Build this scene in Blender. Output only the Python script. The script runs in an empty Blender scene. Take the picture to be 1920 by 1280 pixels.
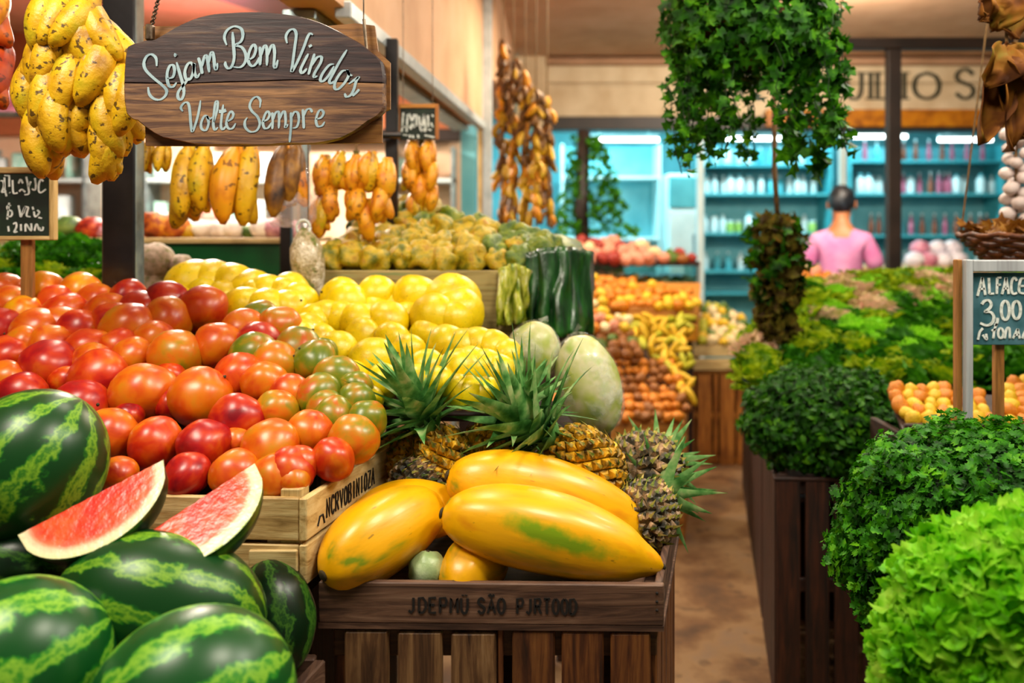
import bpy, bmesh, math, random
from mathutils import Vector, Matrix, Euler, noise
sc = bpy.context.scene
COL = sc.collection
PI = math.pi

def S(h):
    h = h.lstrip('#')
    out = []
    for i in (0, 2, 4):
        c = int(h[i:i+2], 16) / 255.0
        out.append(c / 12.92 if c <= 0.04045 else ((c + 0.055) / 1.055) ** 2.4)
    return (out[0], out[1], out[2], 1.0)

# ------------------------------------------------------------------ camera
F, HY, H = 1600.0, 430.0, 1.55          # focal length in px, horizon row, eye height
cam_d = bpy.data.cameras.new('camera'); cam = bpy.data.objects.new('camera', cam_d); COL.objects.link(cam)
cam.location = (0, 0, H); cam.rotation_euler = (PI / 2, 0, 0)
cam_d.sensor_width = 36; cam_d.lens = 36 * F / 1920
cam_d.shift_y = -(640 - HY) / 1920
cam_d.clip_start = 0.05; cam_d.clip_end = 60
cam_d.dof.use_dof = True; cam_d.dof.focus_distance = 1.68; cam_d.dof.aperture_fstop = 2.1
sc.camera = cam

# ------------------------------------------------------------------ world, exposure, lights
w = bpy.data.worlds.new('world'); sc.world = w; w.use_nodes = True
bg = w.node_tree.nodes['Background']; bg.inputs[0].default_value = (1.0, 0.86, 0.70, 1); bg.inputs[1].default_value = 0.11
sc.view_settings.view_transform = 'Standard'; sc.view_settings.look = 'None'
sc.view_settings.gamma = 1.0; sc.view_settings.use_curve_mapping = False
sc.view_settings.exposure = 0.38

def lamp(x, y, z, power, size=0.3, col=(1, .80, .55), aim=None, shape='DISK', sy=None):
    d = bpy.data.lights.new('overhead_area_light', 'AREA'); d.energy = power; d.size = size; d.color = col; d.shape = shape
    if sy: d.size_y = sy
    o = bpy.data.objects.new('overhead_area_light', d); COL.objects.link(o); o.location = (x, y, z)
    if aim: o.rotation_euler = (Vector(aim) - Vector((x, y, z))).to_track_quat('-Z', 'Y').to_euler()
    return o
WARM = (1, .90, .74)
lamp(-1.0, 0.9, 2.75, 27, .6, WARM, (-.6, 1.6, 1.0))
lamp(-0.5, 2.6, 2.85, 20, .6, WARM)
lamp(0.55, 1.0, 2.8, 22, .5, WARM, (.1, 1.7, .9))
lamp(1.45, 1.5, 2.75, 22, .5, (1, .94, .80), (1.1, 1.8, .8))
lamp(1.8, 3.5, 2.9, 34, .5, (1, .93, .78))
lamp(0.6, 4.9, 3.0, 36, .5, (1, .84, .6))
lamp(-1.5, 4.2, 2.9, 40, .5, WARM)
lamp(-2.0, 5.8, 2.85, 150, .5, (1, .86, .74))  # unseen light added to brighten the hall wall behind the sign
lamp(2.3, 5.3, 3.05, 70, .4, (1, .88, .72), (2.3, 8, 2.75))  # unseen light added and aimed to brighten the shop fascia
# unseen point lights added to brighten the ceiling
def fill_point(x, y, z, power, col=(1, .86, .68), r=.06):
    d = bpy.data.lights.new('fill_point_light', 'POINT'); d.energy = power; d.color = col; d.shadow_soft_size = r
    o = bpy.data.objects.new('fill_point_light', d); COL.objects.link(o); o.location = (x, y, z)
fill_point(0.9, 4.2, 2.7, 22); fill_point(-1.4, 3.2, 2.55, 18); fill_point(1.6, 2.2, 2.5, 12); fill_point(3.2, 5.0, 2.65, 22)
# strip lights inside the shop
lamp(1.2, 9.0, 3.0, 62, 2.0, (.42, .90, 1.0), None, 'RECTANGLE', .25)
lamp(3.6, 9.0, 3.0, 50, 2.2, (.48, .90, 1.0), None, 'RECTANGLE', .25)
lamp(0.2, 8.9, 3.0, 36, 1.2, (.5, .92, 1.0), None, 'RECTANGLE', .25)

# ------------------------------------------------------------------ helpers
def at(px, py, Y):
    """the point at depth Y that the photograph shows at pixel (px, py)"""
    return Vector(((px - 960) * Y / F, Y, H - (py - HY) * Y / F))

class MB:
    def __init__(s): s.v = []; s.f = []; s.m = []
    def add(s, vs, fs, mi=0):
        n = len(s.v); s.v += [tuple(p) for p in vs]; s.f += [tuple(n + i for i in f) for f in fs]; s.m += [mi] * len(fs)
        return s
    def box(s, o, a, b, c, bev=0.0, mi=0):
        """parallelepiped with corner o and edge vectors a, b, c"""
        o, a, b, c = Vector(o), Vector(a), Vector(b), Vector(c)
        if bev <= 0:
            vs = [o, o+a, o+a+b, o+b, o+c, o+a+c, o+a+b+c, o+b+c]
            return s.add(vs, [(3,2,1,0),(4,5,6,7),(0,1,5,4),(1,2,6,5),(2,3,7,6),(3,0,4,7)], mi)
        ax = (a, b, c); L = [x.length for x in ax]
        idx = {}; vs = []
        for i in (0, 1):
            for j in (0, 1):
                for k in (0, 1):
                    for fx in range(3):
                        p = o.copy()
                        for q, t in zip(range(3), (i, j, k)):
                            e = 0 if q == fx else min(.45, bev / L[q])
                            p += ax[q] * (t - e if t else e)
                        idx[(i, j, k, fx)] = len(vs); vs.append(p)
        fs = []
        for fx in range(3):
            q, r = (fx + 1) % 3, (fx + 2) % 3
            for t in (0, 1):
                loop = []
                for (u, w_) in ((0,0),(1,0),(1,1),(0,1)):
                    k = [0,0,0]; k[fx] = t; k[q] = u; k[r] = w_; loop.append(idx[(k[0],k[1],k[2],fx)])
                fs.append(loop if t else loop[::-1])
        for ex in range(3):
            q, r = (ex + 1) % 3, (ex + 2) % 3
            for u in (0, 1):
                for w_ in (0, 1):
                    k0 = [0,0,0]; k0[q] = u; k0[r] = w_; k1 = list(k0); k1[ex] = 1
                    fs.append([idx[(*k0, q)], idx[(*k1, q)], idx[(*k1, r)], idx[(*k0, r)]])
        for i in (0, 1):
            for j in (0, 1):
                for k in (0, 1): fs.append([idx[(i,j,k,0)], idx[(i,j,k,1)], idx[(i,j,k,2)]])
        return s.add(vs, fs, mi)
    def abox(s, x0, x1, y0, y1, z0, z1, bev=0.0, mi=0):
        return s.box((x0, y0, z0), (x1-x0, 0, 0), (0, y1-y0, 0), (0, 0, z1-z0), bev, mi)
    def tube(s, pts, rad, n=8, caps=True, mi=0, flat=1.0):
        pts = [Vector(p) for p in pts]
        if not hasattr(rad, '__len__'): rad = [rad] * len(pts)
        vs, fs = [], []; up = None
        for i, p in enumerate(pts):
            t = (pts[min(i+1, len(pts)-1)] - pts[max(i-1, 0)])
            t = t.normalized() if t.length > 1e-9 else Vector((0, 0, 1))
            if up is None: up = t.orthogonal().normalized()
            up = (up - t * up.dot(t)); up = up.normalized() if up.length > 1e-6 else t.orthogonal().normalized()
            sd = t.cross(up)
            for k in range(n):
                a = 2 * PI * k / n
                vs.append(p + (up * math.cos(a) + sd * math.sin(a) * flat) * rad[i])
        for i in range(len(pts) - 1):
            for k in range(n):
                k2 = (k + 1) % n
                fs.append((i*n+k, i*n+k2, (i+1)*n+k2, (i+1)*n+k))
        if caps:
            fs.append(tuple(range(n))[::-1]); fs.append(tuple(range((len(pts)-1)*n, len(pts)*n)))
        return s.add(vs, fs, mi)
    def lathe(s, prof, n=20, mi=0, M=None):
        """profile (radius, z) turned about local Z"""
        vs, fs = [], []
        for r, z in prof:
            for k in range(n):
                a = 2 * PI * k / n; p = Vector((r * math.cos(a), r * math.sin(a), z)); vs.append(M @ p if M else p)
        for i in range(len(prof) - 1):
            for k in range(n):
                k2 = (k + 1) % n; fs.append((i*n+k, i*n+k2, (i+1)*n+k2, (i+1)*n+k))
        fs.append(tuple(range(n))[::-1]); fs.append(tuple(range((len(prof)-1)*n, len(prof)*n)))
        return s.add(vs, fs, mi)
    def ball(s, c, r, nu=16, nv=10, M=None, fn=None, mi=0):
        c = Vector(c); r = Vector(r) if hasattr(r, '__len__') else Vector((r, r, r))
        vs, fs = [], []
        for j in range(nv + 1):
            th = PI * j / nv
            for i in range(nu if 0 < j < nv else 1):
                a = 2 * PI * i / nu
                d = Vector((math.sin(th) * math.cos(a), math.sin(th) * math.sin(a), math.cos(th)))
                k = fn(d) if fn else 1.0
                p = Vector((d.x * r.x, d.y * r.y, d.z * r.z)) * k
                vs.append(c + (M @ p if M else p))
        def ix(j, i):
            return 0 if j == 0 else (len(vs) - 1 if j == nv else 1 + (j - 1) * nu + i % nu)
        for j in range(nv):
            for i in range(nu):
                q = [ix(j, i), ix(j+1, i), ix(j+1, i+1), ix(j, i+1)]
                q = list(dict.fromkeys(q)); fs.append(tuple(q))
        return s.add(vs, fs, mi)
    def mesh(s, name, mats, smooth=True):
        me = bpy.data.meshes.new(name); me.from_pydata(s.v, [], s.f)
        for m in (mats if isinstance(mats, (list, tuple)) else [mats]): me.materials.append(m)
        me.polygons.foreach_set('material_index', s.m)
        me.polygons.foreach_set('use_smooth', [smooth] * len(s.f))
        me.validate(); me.update()
        return me

def link(name, me, parent=None, M=None):
    o = bpy.data.objects.new(name, me); COL.objects.link(o)
    if parent: o.parent = parent
    if M is not None: o.matrix_local = M
    return o
def build(mb, name, mats, parent=None, smooth=False, M=None, origin=None):
    """link what mb holds (world coordinates) as one object; origin moves the object's own origin there"""
    if origin is not None:
        o0 = Vector(origin); mb.v = [tuple(Vector(p) - o0) for p in mb.v]
        M = Matrix.Translation(o0)
    elif parent is not None and M is None:
        o0 = parent.location; mb.v = [tuple(Vector(p) - o0) for p in mb.v]
    return link(name, mb.mesh(name, mats, smooth), parent, M)
def tag(o, label=None, cat=None, group=None, kind=None):
    if label: o['label'] = label
    if cat: o['category'] = cat
    if group: o['group'] = group
    if kind: o['kind'] = kind
    return o
def thing(name, label, cat, loc=(0, 0, 0), group=None, M=None):
    o = bpy.data.objects.new(name, None); COL.objects.link(o); o.empty_display_size = .05
    if M is not None: o.matrix_world = M; 
    else: o.location = loc
    return tag(o, label, cat, group)
def struct(o): o['kind'] = 'structure'; return o
ORD = 'first second third fourth fifth sixth seventh eighth ninth tenth eleventh twelfth thirteenth fourteenth fifteenth sixteenth seventeenth eighteenth nineteenth twentieth'.split()
def ordl(i): return ORD[i] if i < len(ORD) else 'number %d' % (i + 1)
def frame(x, z):
    """rotation whose local X runs along x, local Z as near as may be to z"""
    x = Vector(x).normalized(); z = Vector(z); y = z.cross(x).normalized(); z = x.cross(y)
    return Matrix((x, y, z)).transposed().to_4x4()

# ------------------------------------------------------------------ materials
def nodes(name):
    m = bpy.data.materials.new(name); m.use_nodes = True; nt = m.node_tree
    return m, nt, nt.nodes['Principled BSDF']
def N(nt, t, **kw):
    n = nt.nodes.new(t)
    for k, v in kw.items(): setattr(n, k, v)
    return n
def ramp(nt, stops, fac, interp='LINEAR'):
    r = N(nt, 'ShaderNodeValToRGB'); r.color_ramp.interpolation = interp
    e = r.color_ramp.elements
    while len(e) < len(stops): e.new(.5)
    for el, (p, c) in zip(e, stops): el.position = p; el.color = S(c) if isinstance(c, str) else c
    nt.links.new(fac, r.inputs[0]); return r
def coords(nt, stretch=(1, 1, 1), vary=True, rot=(0, 0, 0)):
    tc = N(nt, 'ShaderNodeTexCoord'); mp = N(nt, 'ShaderNodeMapping')
    mp.inputs['Scale'].default_value = stretch; mp.inputs['Rotation'].default_value = rot
    nt.links.new(tc.outputs['Object'], mp.inputs[0])
    if vary:
        oi = N(nt, 'ShaderNodeObjectInfo'); mu = N(nt, 'ShaderNodeMath', operation='MULTIPLY'); mu.inputs[1].default_value = 37.0
        nt.links.new(oi.outputs['Random'], mu.inputs[0]); nt.links.new(mu.outputs[0], mp.inputs['Location'])
    return mp.outputs[0]
def noise_t(nt, vec, scale, detail=3, rough=.55, dist=0.0):
    n = N(nt, 'ShaderNodeTexNoise'); n.inputs['Scale'].default_value = scale; n.inputs['Detail'].default_value = detail
    n.inputs['Roughness'].default_value = rough; n.inputs['Distortion'].default_value = dist
    nt.links.new(vec, n.inputs['Vector']); return n.outputs['Fac']
def bump(nt, b, fac, strength, dist=.01):
    n = N(nt, 'ShaderNodeBump'); n.inputs['Strength'].default_value = strength; n.inputs['Distance'].default_value = dist
    nt.links.new(fac, n.inputs['Height']); nt.links.new(n.outputs[0], b.inputs['Normal'])
def mixc(nt, fac, a, b_, mode='MIX'):
    n = N(nt, 'ShaderNodeMix', data_type='RGBA', blend_type=mode)
    for sock, v in ((n.inputs[0], fac), (n.inputs[6], a), (n.inputs[7], b_)):
        if isinstance(v, str): sock.default_value = S(v)
        elif isinstance(v, (int, float)): sock.default_value = v
        else: nt.links.new(v, sock)
    return n.outputs[2]
def spread(nt, fac, lo, hi):
    n = N(nt, 'ShaderNodeMapRange'); n.inputs[1].default_value = lo; n.inputs[2].default_value = hi
    nt.links.new(fac, n.inputs[0]); return n.outputs[0]

def mat(name, stops, scale=8, rough=.5, detail=3, stretch=(1, 1, 1), bmp=0.0, bscale=None, bdist=.005, coat=0.0, metal=0.0, spots=None, sss=0.0, dist=0.0, vary=True, emit=0, trans=0.0, sheen=0, alpha=None):
    """one noise-driven ramp of colours, with optional dark spots and bump"""
    m, nt, b = nodes(name)
    if isinstance(stops, str):
        b.inputs['Base Color'].default_value = S(stops); vec = coords(nt, stretch, vary); col = None
    else:
        vec = coords(nt, stretch, vary)
        if isinstance(stops[0], str): stops = [(.32 + .36 * i / max(1, len(stops) - 1), c) for i, c in enumerate(stops)]
        col = ramp(nt, stops, noise_t(nt, vec, scale, detail, .55, dist)).outputs[0]
    if spots:
        sscale, thr, scol, amt = spots
        f = spread(nt, noise_t(nt, vec, sscale, 2, .5), thr, thr + .06)
        mm = N(nt, 'ShaderNodeMath', operation='MULTIPLY'); mm.inputs[1].default_value = amt; nt.links.new(f, mm.inputs[0])
        col = mixc(nt, mm.outputs[0], col if col is not None else stops, scol)
    if col is not None: nt.links.new(col, b.inputs['Base Color'])
    b.inputs['Roughness'].default_value = rough; b.inputs['Metallic'].default_value = metal
    b.inputs['Coat Weight'].default_value = coat; b.inputs['Coat Roughness'].default_value = .12
    if sss: b.inputs['Subsurface Weight'].default_value = sss; b.inputs['Subsurface Radius'].default_value = (.02, .01, .005)
    if bmp: bump(nt, b, noise_t(nt, vec, bscale or scale * 3, 4, .6), bmp, bdist)
    if emit:
        if col is not None: nt.links.new(col, b.inputs['Emission Color'])
        else: b.inputs['Emission Color'].default_value = S(stops)
        b.inputs['Emission Strength'].default_value = emit
    if alpha is not None: b.inputs['Alpha'].default_value = alpha
    if trans: b.inputs['Transmission Weight'].default_value = trans
    return m
def leafmat(name, stops, scale=14, rough=.42, tl=.35):
    m, nt, b = nodes(name); vec = coords(nt, (1, 1, 1))
    stops = [(.32 + .36 * i / max(1, len(stops) - 1), c) for i, c in enumerate(stops)]
    col = ramp(nt, stops, noise_t(nt, vec, scale, 3)).outputs[0]
    nt.links.new(col, b.inputs['Base Color']); b.inputs['Roughness'].default_value = rough + .1; b.inputs['Specular IOR Level'].default_value = .18
    t = N(nt, 'ShaderNodeBsdfTranslucent'); nt.links.new(col, t.inputs[0])
    mx = N(nt, 'ShaderNodeMixShader'); mx.inputs[0].default_value = tl
    nt.links.new(b.outputs[0], mx.inputs[1]); nt.links.new(t.outputs[0], mx.inputs[2])
    nt.links.new(mx.outputs[0], nt.nodes['Material Output'].inputs[0]); return m
def wood(name, stops, axis='X', rough=.6, grain=60, bmp=.35, knots=None):
    st = {'X': (.07, 1, 1), 'Y': (1, .07, 1), 'Z': (1, 1, .07)}[axis]
    m, nt, b = nodes(name); vec = coords(nt, st)
    stops = [(.30 + .40 * i / max(1, len(stops) - 1), c) for i, c in enumerate(stops)]
    g = noise_t(nt, vec, grain, 5, .65, .6)
    col = ramp(nt, stops, g).outputs[0]
    v2 = coords(nt, tuple(x * .8 for x in (1, 1, 1)))
    blot = spread(nt, noise_t(nt, v2, 9, 3, .6), .5, .75)
    mm = N(nt, 'ShaderNodeMath', operation='MULTIPLY'); mm.inputs[1].default_value = .55; nt.links.new(blot, mm.inputs[0])
    col = mixc(nt, mm.outputs[0], col, stops[0][1])
    nt.links.new(col, b.inputs['Base Color']); b.inputs['Roughness'].default_value = rough
    bump(nt, b, g, bmp, .004); return m
def glassmat(name, tint='eaf6f4', refl=.12, rough=.03):
    m, nt, b = nodes(name); nt.nodes.remove(b)
    t = N(nt, 'ShaderNodeBsdfTransparent'); t.inputs[0].default_value = S(tint)
    g = N(nt, 'ShaderNodeBsdfGlossy'); g.inputs[1].default_value = rough
    lw = N(nt, 'ShaderNodeLayerWeight'); lw.inputs[0].default_value = .35
    mu = N(nt, 'ShaderNodeMath', operation='MULTIPLY_ADD'); mu.inputs[1].default_value = .6; mu.inputs[2].default_value = refl
    nt.links.new(lw.outputs['Fresnel'], mu.inputs[0])
    mx = N(nt, 'ShaderNodeMixShader'); nt.links.new(mu.outputs[0], mx.inputs[0])
    nt.links.new(t.outputs[0], mx.inputs[1]); nt.links.new(g.outputs[0], mx.inputs[2])
    nt.links.new(mx.outputs[0], nt.nodes['Material Output'].inputs[0]); return m
def plasticmat(name, tint='f4f4ee', white=.25):
    """thin crumpled clear wrapping: mostly see-through, with milky and shiny patches"""
    m, nt, b = nodes(name); vec = coords(nt)
    b.inputs['Base Color'].default_value = S(tint); b.inputs['Roughness'].default_value = .12; b.inputs['Coat Weight'].default_value = .6
    f = noise_t(nt, vec, 15, 4, .6, .25); bump(nt, b, f, .5, .012)
    t = N(nt, 'ShaderNodeBsdfTransparent'); mx = N(nt, 'ShaderNodeMixShader')
    k = spread(nt, f, .48, .72); mu = N(nt, 'ShaderNodeMath', operation='MULTIPLY_ADD'); mu.inputs[1].default_value = .55; mu.inputs[2].default_value = white
    nt.links.new(k, mu.inputs[0]); nt.links.new(mu.outputs[0], mx.inputs[0])
    nt.links.new(t.outputs[0], mx.inputs[1]); nt.links.new(b.outputs[0], mx.inputs[2])
    nt.links.new(mx.outputs[0], nt.nodes['Material Output'].inputs[0]); return m

M = {}
M['mango_red'] = mat('mango_red', [(.28, '7a0412'), (.44, 'a00e10'), (.58, 'b83008'), (.75, 'c45c0a')], 1.05, .33, 3, coat=.05, dist=.4, spots=(14, .70, '8a4a14', .35))
M['mango_redorange'] = mat('mango_redorange', [(.28, '980a12'), (.42, 'b82808'), (.58, 'c84c06'), (.75, 'cc7808')], 1.05, .33, 3, coat=.05, dist=.4, spots=(14, .70, '8a4a14', .35))
M['mango_orange'] = mat('mango_orange', [(.25, 'a82010'), (.40, 'c44a06'), (.58, 'cc6c06'), (.78, 'b88010')], 1.05, .33, 3, coat=.05, dist=.4, spots=(14, .70, '8a4a14', .35))
M['mango_greenorange'] = mat('mango_greenorange', [(.25, 'b83808'), (.42, 'cc640a'), (.56, 'b87a0c'), (.72, '7a7c10')], 1.05, .33, 3, coat=.05, dist=.4, spots=(14, .70, '8a4a14', .35))
M['mango_green'] = mat('mango_green', [(.30, 'b4500c'), (.42, '98740e'), (.54, '6a740c'), (.72, '42600a')], 1.05, .33, 3, coat=.05, dist=.4, spots=(14, .70, '8a4a14', .35))
M['mango_gold'] = mat('mango_gold', ['cc5606', 'd88406', 'd8a40a'], 1.05, .33, 3, coat=.05, dist=.4, spots=(14, .70, '8a4a14', .35))
M['yellow_skin'] = mat('yellow_skin', ['ccac02', 'e4c600', 'd8c204'], 1.3, .34, 3, coat=.1, bmp=.10, bscale=9, bdist=.05, spots=(11, .66, '7a7010', .75))
M['quince_skin'] = mat('quince_skin', ['5c6206', '948406', 'b89808', 'a07406'], 1.4, .42, 3, bmp=.3, bscale=7, bdist=.1, spots=(9, .62, '4a4208', .7))
M['quince_green'] = mat('quince_green', ['2c4a06', '5a7008', '8a8a08'], 1.4, .42, 3, bmp=.3, bscale=7, bdist=.1, spots=(9, .62, '283408', .7))
M['papaya_skin'] = mat('papaya_skin', [(.27, '7a8a10'), (.36, 'c89a04'), (.44, 'e2a402'), (.58, 'ecac00'), (.75, 'dc8e02')], 26, .36, 3, stretch=(.22, 1, 1), bmp=.10, bscale=60, coat=.08, spots=(120, .71, '5a4a10', .6), vary=True)
M['stem_dark'] = mat('stem_dark', ['1c1608', '4a3a14'], 60, .8)
M['leaf_dark'] = leafmat('leaf_dark', ['0c2a04', '1a4806', '2c660a', '569010'], 30)
M['leaf_parsley'] = leafmat('leaf_parsley', ['103406', '225e06', '3a860a', '66aa14'], 26)
M['leaf_lettuce'] = leafmat('leaf_lettuce', ['4a9c08', '6cc012', '92d42c', 'b4e050'], 16, .38, .45)
M['leaf_ivy'] = leafmat('leaf_ivy', ['0a2803', '1a4a05', '306c08', '5a9a14'], 22)
M['leaf_mid'] = leafmat('leaf_mid', ['34640a', '648c08', '98ac10', 'a4bc30'], 2)
M['leaf_deep'] = leafmat('leaf_deep', ['123c08', '2c6a0a', '488c10'], 2)
M['leaf_pale'] = leafmat('leaf_pale', ['9a9a40', 'c0a878', 'd8b494', 'dca088'], 2)
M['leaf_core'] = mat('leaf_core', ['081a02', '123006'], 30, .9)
M['leaf_dry'] = leafmat('leaf_dry', ['3a1e06', '6a3c0c', '8a5a1c', 'a67a34'], 16, .6, .2)
M['herb_dry'] = leafmat('herb_dry', ['2a1c06', '4a3a10', '5e5a14', '7a5a1c'], 30, .7, .2)
M['husk_leaf'] = leafmat('husk_leaf', ['3a1c06', '5a300a', '7a4c10', '6a5a14'], 9, .7, .25)
M['banana_skin'] = mat('banana_skin', ['9a6c08', 'c49408', 'd0a40c', 'b8a010'], 3, .45, 3, bmp=.15, bscale=9, bdist=.03, spots=(13, .60, '3a2206', .9))
M['banana_orange'] = mat('banana_orange', ['b86408', 'd9900a', 'cf960c'], 3, .45, 3, spots=(9, .60, '5a2c06', .8))
M['banana_red'] = mat('banana_red', ['8a1c06', 'b84408', 'b8600a'], 3, .45, 3, spots=(9, .60, '3a1406', .8))
M['banana_brown'] = mat('banana_brown', ['2a1608', '6a4210', '9a6a14'], 4, .5, 3)
M['banana_stem'] = mat('banana_stem', ['2c2408', '5a5210', '7a7a1c'], 40, .7)
M['pine_body'] = mat('pine_body', ['4a3408', 'a07810', 'd8a00c', 'e8c030'], 40, .5, 2, bmp=.4, bscale=160, spots=(75, .60, '2c2c0c', .75))
M['pine_dark'] = mat('pine_dark', ['24241c', '4c4636', '8a6c48', 'c09c78'], 40, .45, 2, bmp=.4, bscale=160, spots=(75, .60, '24301c', .7))
M['pine_bract'] = leafmat('pine_bract', ['2c3c10', '5a6a20', 'a09040', 'c8b070'], 40, .5, .1)
M['pine_leaf'] = leafmat('pine_leaf', ['2a5c24', '4c8440', '76a45c', 'a8b87c'], 24, .4, .15)
M['pale_wood_x'] = wood('pale_wood_x', ['7a5c2c', 'b4935a', 'd0b47a', 'dcc48c'], 'X')
M['pale_wood_y'] = wood('pale_wood_y', ['8a6c34', 'c4a468', 'd8bc80', 'e2cc94'], 'Y')
M['pale_wood_z'] = wood('pale_wood_z', ['8a6c34', 'c4a468', 'd8bc80', 'e2cc94'], 'Z')
M['tray_wood_x'] = wood('tray_wood_x', ['2a1a12', '4a3226', '6a4c3a', '826450'], 'X')
M['tray_wood_y'] = wood('tray_wood_y', ['2a1a12', '4a3226', '6a4c3a', '826450'], 'Y')
M['slat_wood_z'] = wood('slat_wood_z', ['2c1a0c', '5e4026', '86643f', '9a7a54'], 'Z')
M['slat_red_z'] = wood('slat_red_z', ['241004', '552c10', '7a4a20', '8e5c2c'], 'Z')
M['slat_wood_x'] = wood('slat_wood_x', ['241408', '4a3018', '6a4a2a'], 'X')
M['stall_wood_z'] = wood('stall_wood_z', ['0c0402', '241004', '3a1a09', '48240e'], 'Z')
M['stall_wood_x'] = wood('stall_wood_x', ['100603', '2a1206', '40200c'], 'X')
M['crate_wood_x'] = wood('crate_wood_x', ['6a340c', 'a4661e', 'c48434', 'd49c4c'], 'X')
M['crate_wood_z'] = wood('crate_wood_z', ['5a2a08', '94561a', 'b4702a', 'c48034'], 'Z')
M['sign_wood'] = wood('sign_wood', ['2c1c12', '54382a', '7a583a', '946c48'], 'X', .5, 90, .2)
M['sign_dark'] = wood('sign_dark', ['1a1216', '2c2022', '402e2c', '5c4838'], 'X', .45, 90, .2)
M['sign_back'] = wood('sign_back', ['4a2a10', '7a4e1c', '96682c'], 'X')
M['sign_text'] = mat('sign_text', ['7c96a0', '90a8b0', '9cb2b8'], 30, .6)
M['stake_wood'] = wood('stake_wood', ['6a4418', '96642a', 'ae7a3a'], 'Z')
M['board_black'] = mat('board_black', ['061208', '0c1e10', '142a18'], 20, .7)
M['board_teal'] = mat('board_teal', ['1c4a52', '2c5c66', '45707c', '567c8c'], 12, .7)
M['chalk'] = mat('chalk', ['a8b0a8', 'd4dad4', 'e6eae6'], 90, .9)
M['stencil'] = mat('stencil', ['0a0806', '1a1410'], 80, .8)
M['black_steel'] = mat('black_steel', ['0c0a0c', '1a1618'], 14, .3, bmp=.05)
M['grey_steel'] = mat('grey_steel', ['6a7a7e', '8a9a9c', '9aacae'], 14, .35, metal=.5)
M['white_metal'] = mat('white_metal', ['9aa4a8', 'b4bcc0'], 14, .4)
M['frame_grey'] = wood('frame_grey', ['848488', 'a4a8ac', 'b8bcc0'], 'Z', .5, 30, .15)
M['chain'] = mat('chain', ['3a2c20', '7a6a58'], 60, .35, metal=.8)
M['cord'] = mat('cord', ['4a3418', '7a5a30'], 60, .8)
M['plaster'] = mat('plaster', ['c09470', 'cca07c', 'd4aa88'], 3, .8, vary=False)
M['plaster_dim'] = mat('plaster_dim', ['9a7454', 'a88060', 'b08868'], 3, .8, vary=False)
M['cream_panel'] = mat('cream_panel', ['c4aa84', 'd2bc98', 'dcc8a6'], 4, .7, vary=False)
M['orange_plaster'] = mat('orange_plaster', ['a85c34', 'b86c42', 'c47c52'], 3, .8, vary=False)
M['brown_beam'] = mat('brown_beam', ['1e140e', '30221a'], 6, .5, vary=False)
M['amber_wood'] = mat('amber_wood', ['8a4c08', 'b8700c', 'c88414'], 10, .4, vary=False)
M['sign_letter'] = mat('sign_letter', ['2c2c1c', '3f3c28'], 20, .6)
M['concrete'] = mat('concrete', ['4e341a', '6e4c28', '866640', '7c6248'], 4, .7, 6, bmp=.25, bscale=20, spots=(9, .62, '4a3218', .6), vary=False)
M['shop_wall'] = mat('shop_wall', ['5aa8b4', '7cc4cc'], 3, .7, vary=False)
M['shop_shelf'] = mat('shop_shelf', ['3a9aa4', '50b0b8'], 5, .5)
M['white_panel'] = mat('white_panel', ['c4d8d8', 'd8e8e8'], 4, .5)
M['peach_wall'] = mat('peach_wall', ['e0b48c', 'ecc8a4', 'f0d8bc'], 2.2, .8, vary=False)
M['pink_cloth'] = mat('pink_cloth', ['7a3a4c', '9a5468', 'b47484'], 5, .8)
M['green_board'] = mat('green_board', ['04401c', '065a28', '0a6a30'], 3, .4)
M['box_wood'] = wood('box_wood', ['5a4c24', '8a7840', 'a08c54', '5c8048'], 'X')
M['tube'] = mat('tube', 'f4ffff', 1, .5, emit=7)
# ================================================================== the setting
CEIL = 3.16
mb = MB().abox(-5, 6, -1.5, 11, -.1, 0); struct(build(mb, 'floor', M['concrete']))
mb = MB().abox(-5, 6, -1.0, 11, CEIL, CEIL + .1); struct(build(mb, 'ceiling', M['plaster']))
# long header beam on the sign side of the aisle
b0, b1 = Vector((-.525, 2.2, 2.2)), Vector((-.183, 5.33, 2.2))
mb = MB().box(b0, b1 - b0, (-.16, 0, 0), (0, 0, CEIL - 2.2)); struct(build(mb, 'wall_header', M['plaster']))
mb = MB().box(b0 + Vector((.004, .3, -.03)), (b1 - b0) * .9, (.05, 0, 0), (0, 0, .05), .004); struct(build(mb, 'trim_1', M['white_metal']))
mb = MB().box(b0 + Vector((-.15, .3, -.035)), (b1 - b0) * .9, (.10, 0, 0), (0, 0, .03), .004); struct(build(mb, 'trim_2', M['grey_steel']))
mb = MB().abox(-.183, -.125, 5.33, 5.40, 0, CEIL, .004); struct(build(mb, 'column_1', M['white_metal']))
mb = MB().abox(-.215, -.183, 5.34, 5.39, 0, 2.2, .003); struct(build(mb, 'trim_3', M['pale_wood_z']))
mb = MB().box((-.11, 5.42, 2.5), (.13, 2.4, 0), (-.12, 0, 0), (0, 0, CEIL - 2.5)); struct(build(mb, 'wall_inner', M['plaster']))
mb = MB().abox(.03, .31, 7.9, 8.3, 2.5, CEIL, .01); struct(build(mb, 'column_2', M['cream_panel']))
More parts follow.
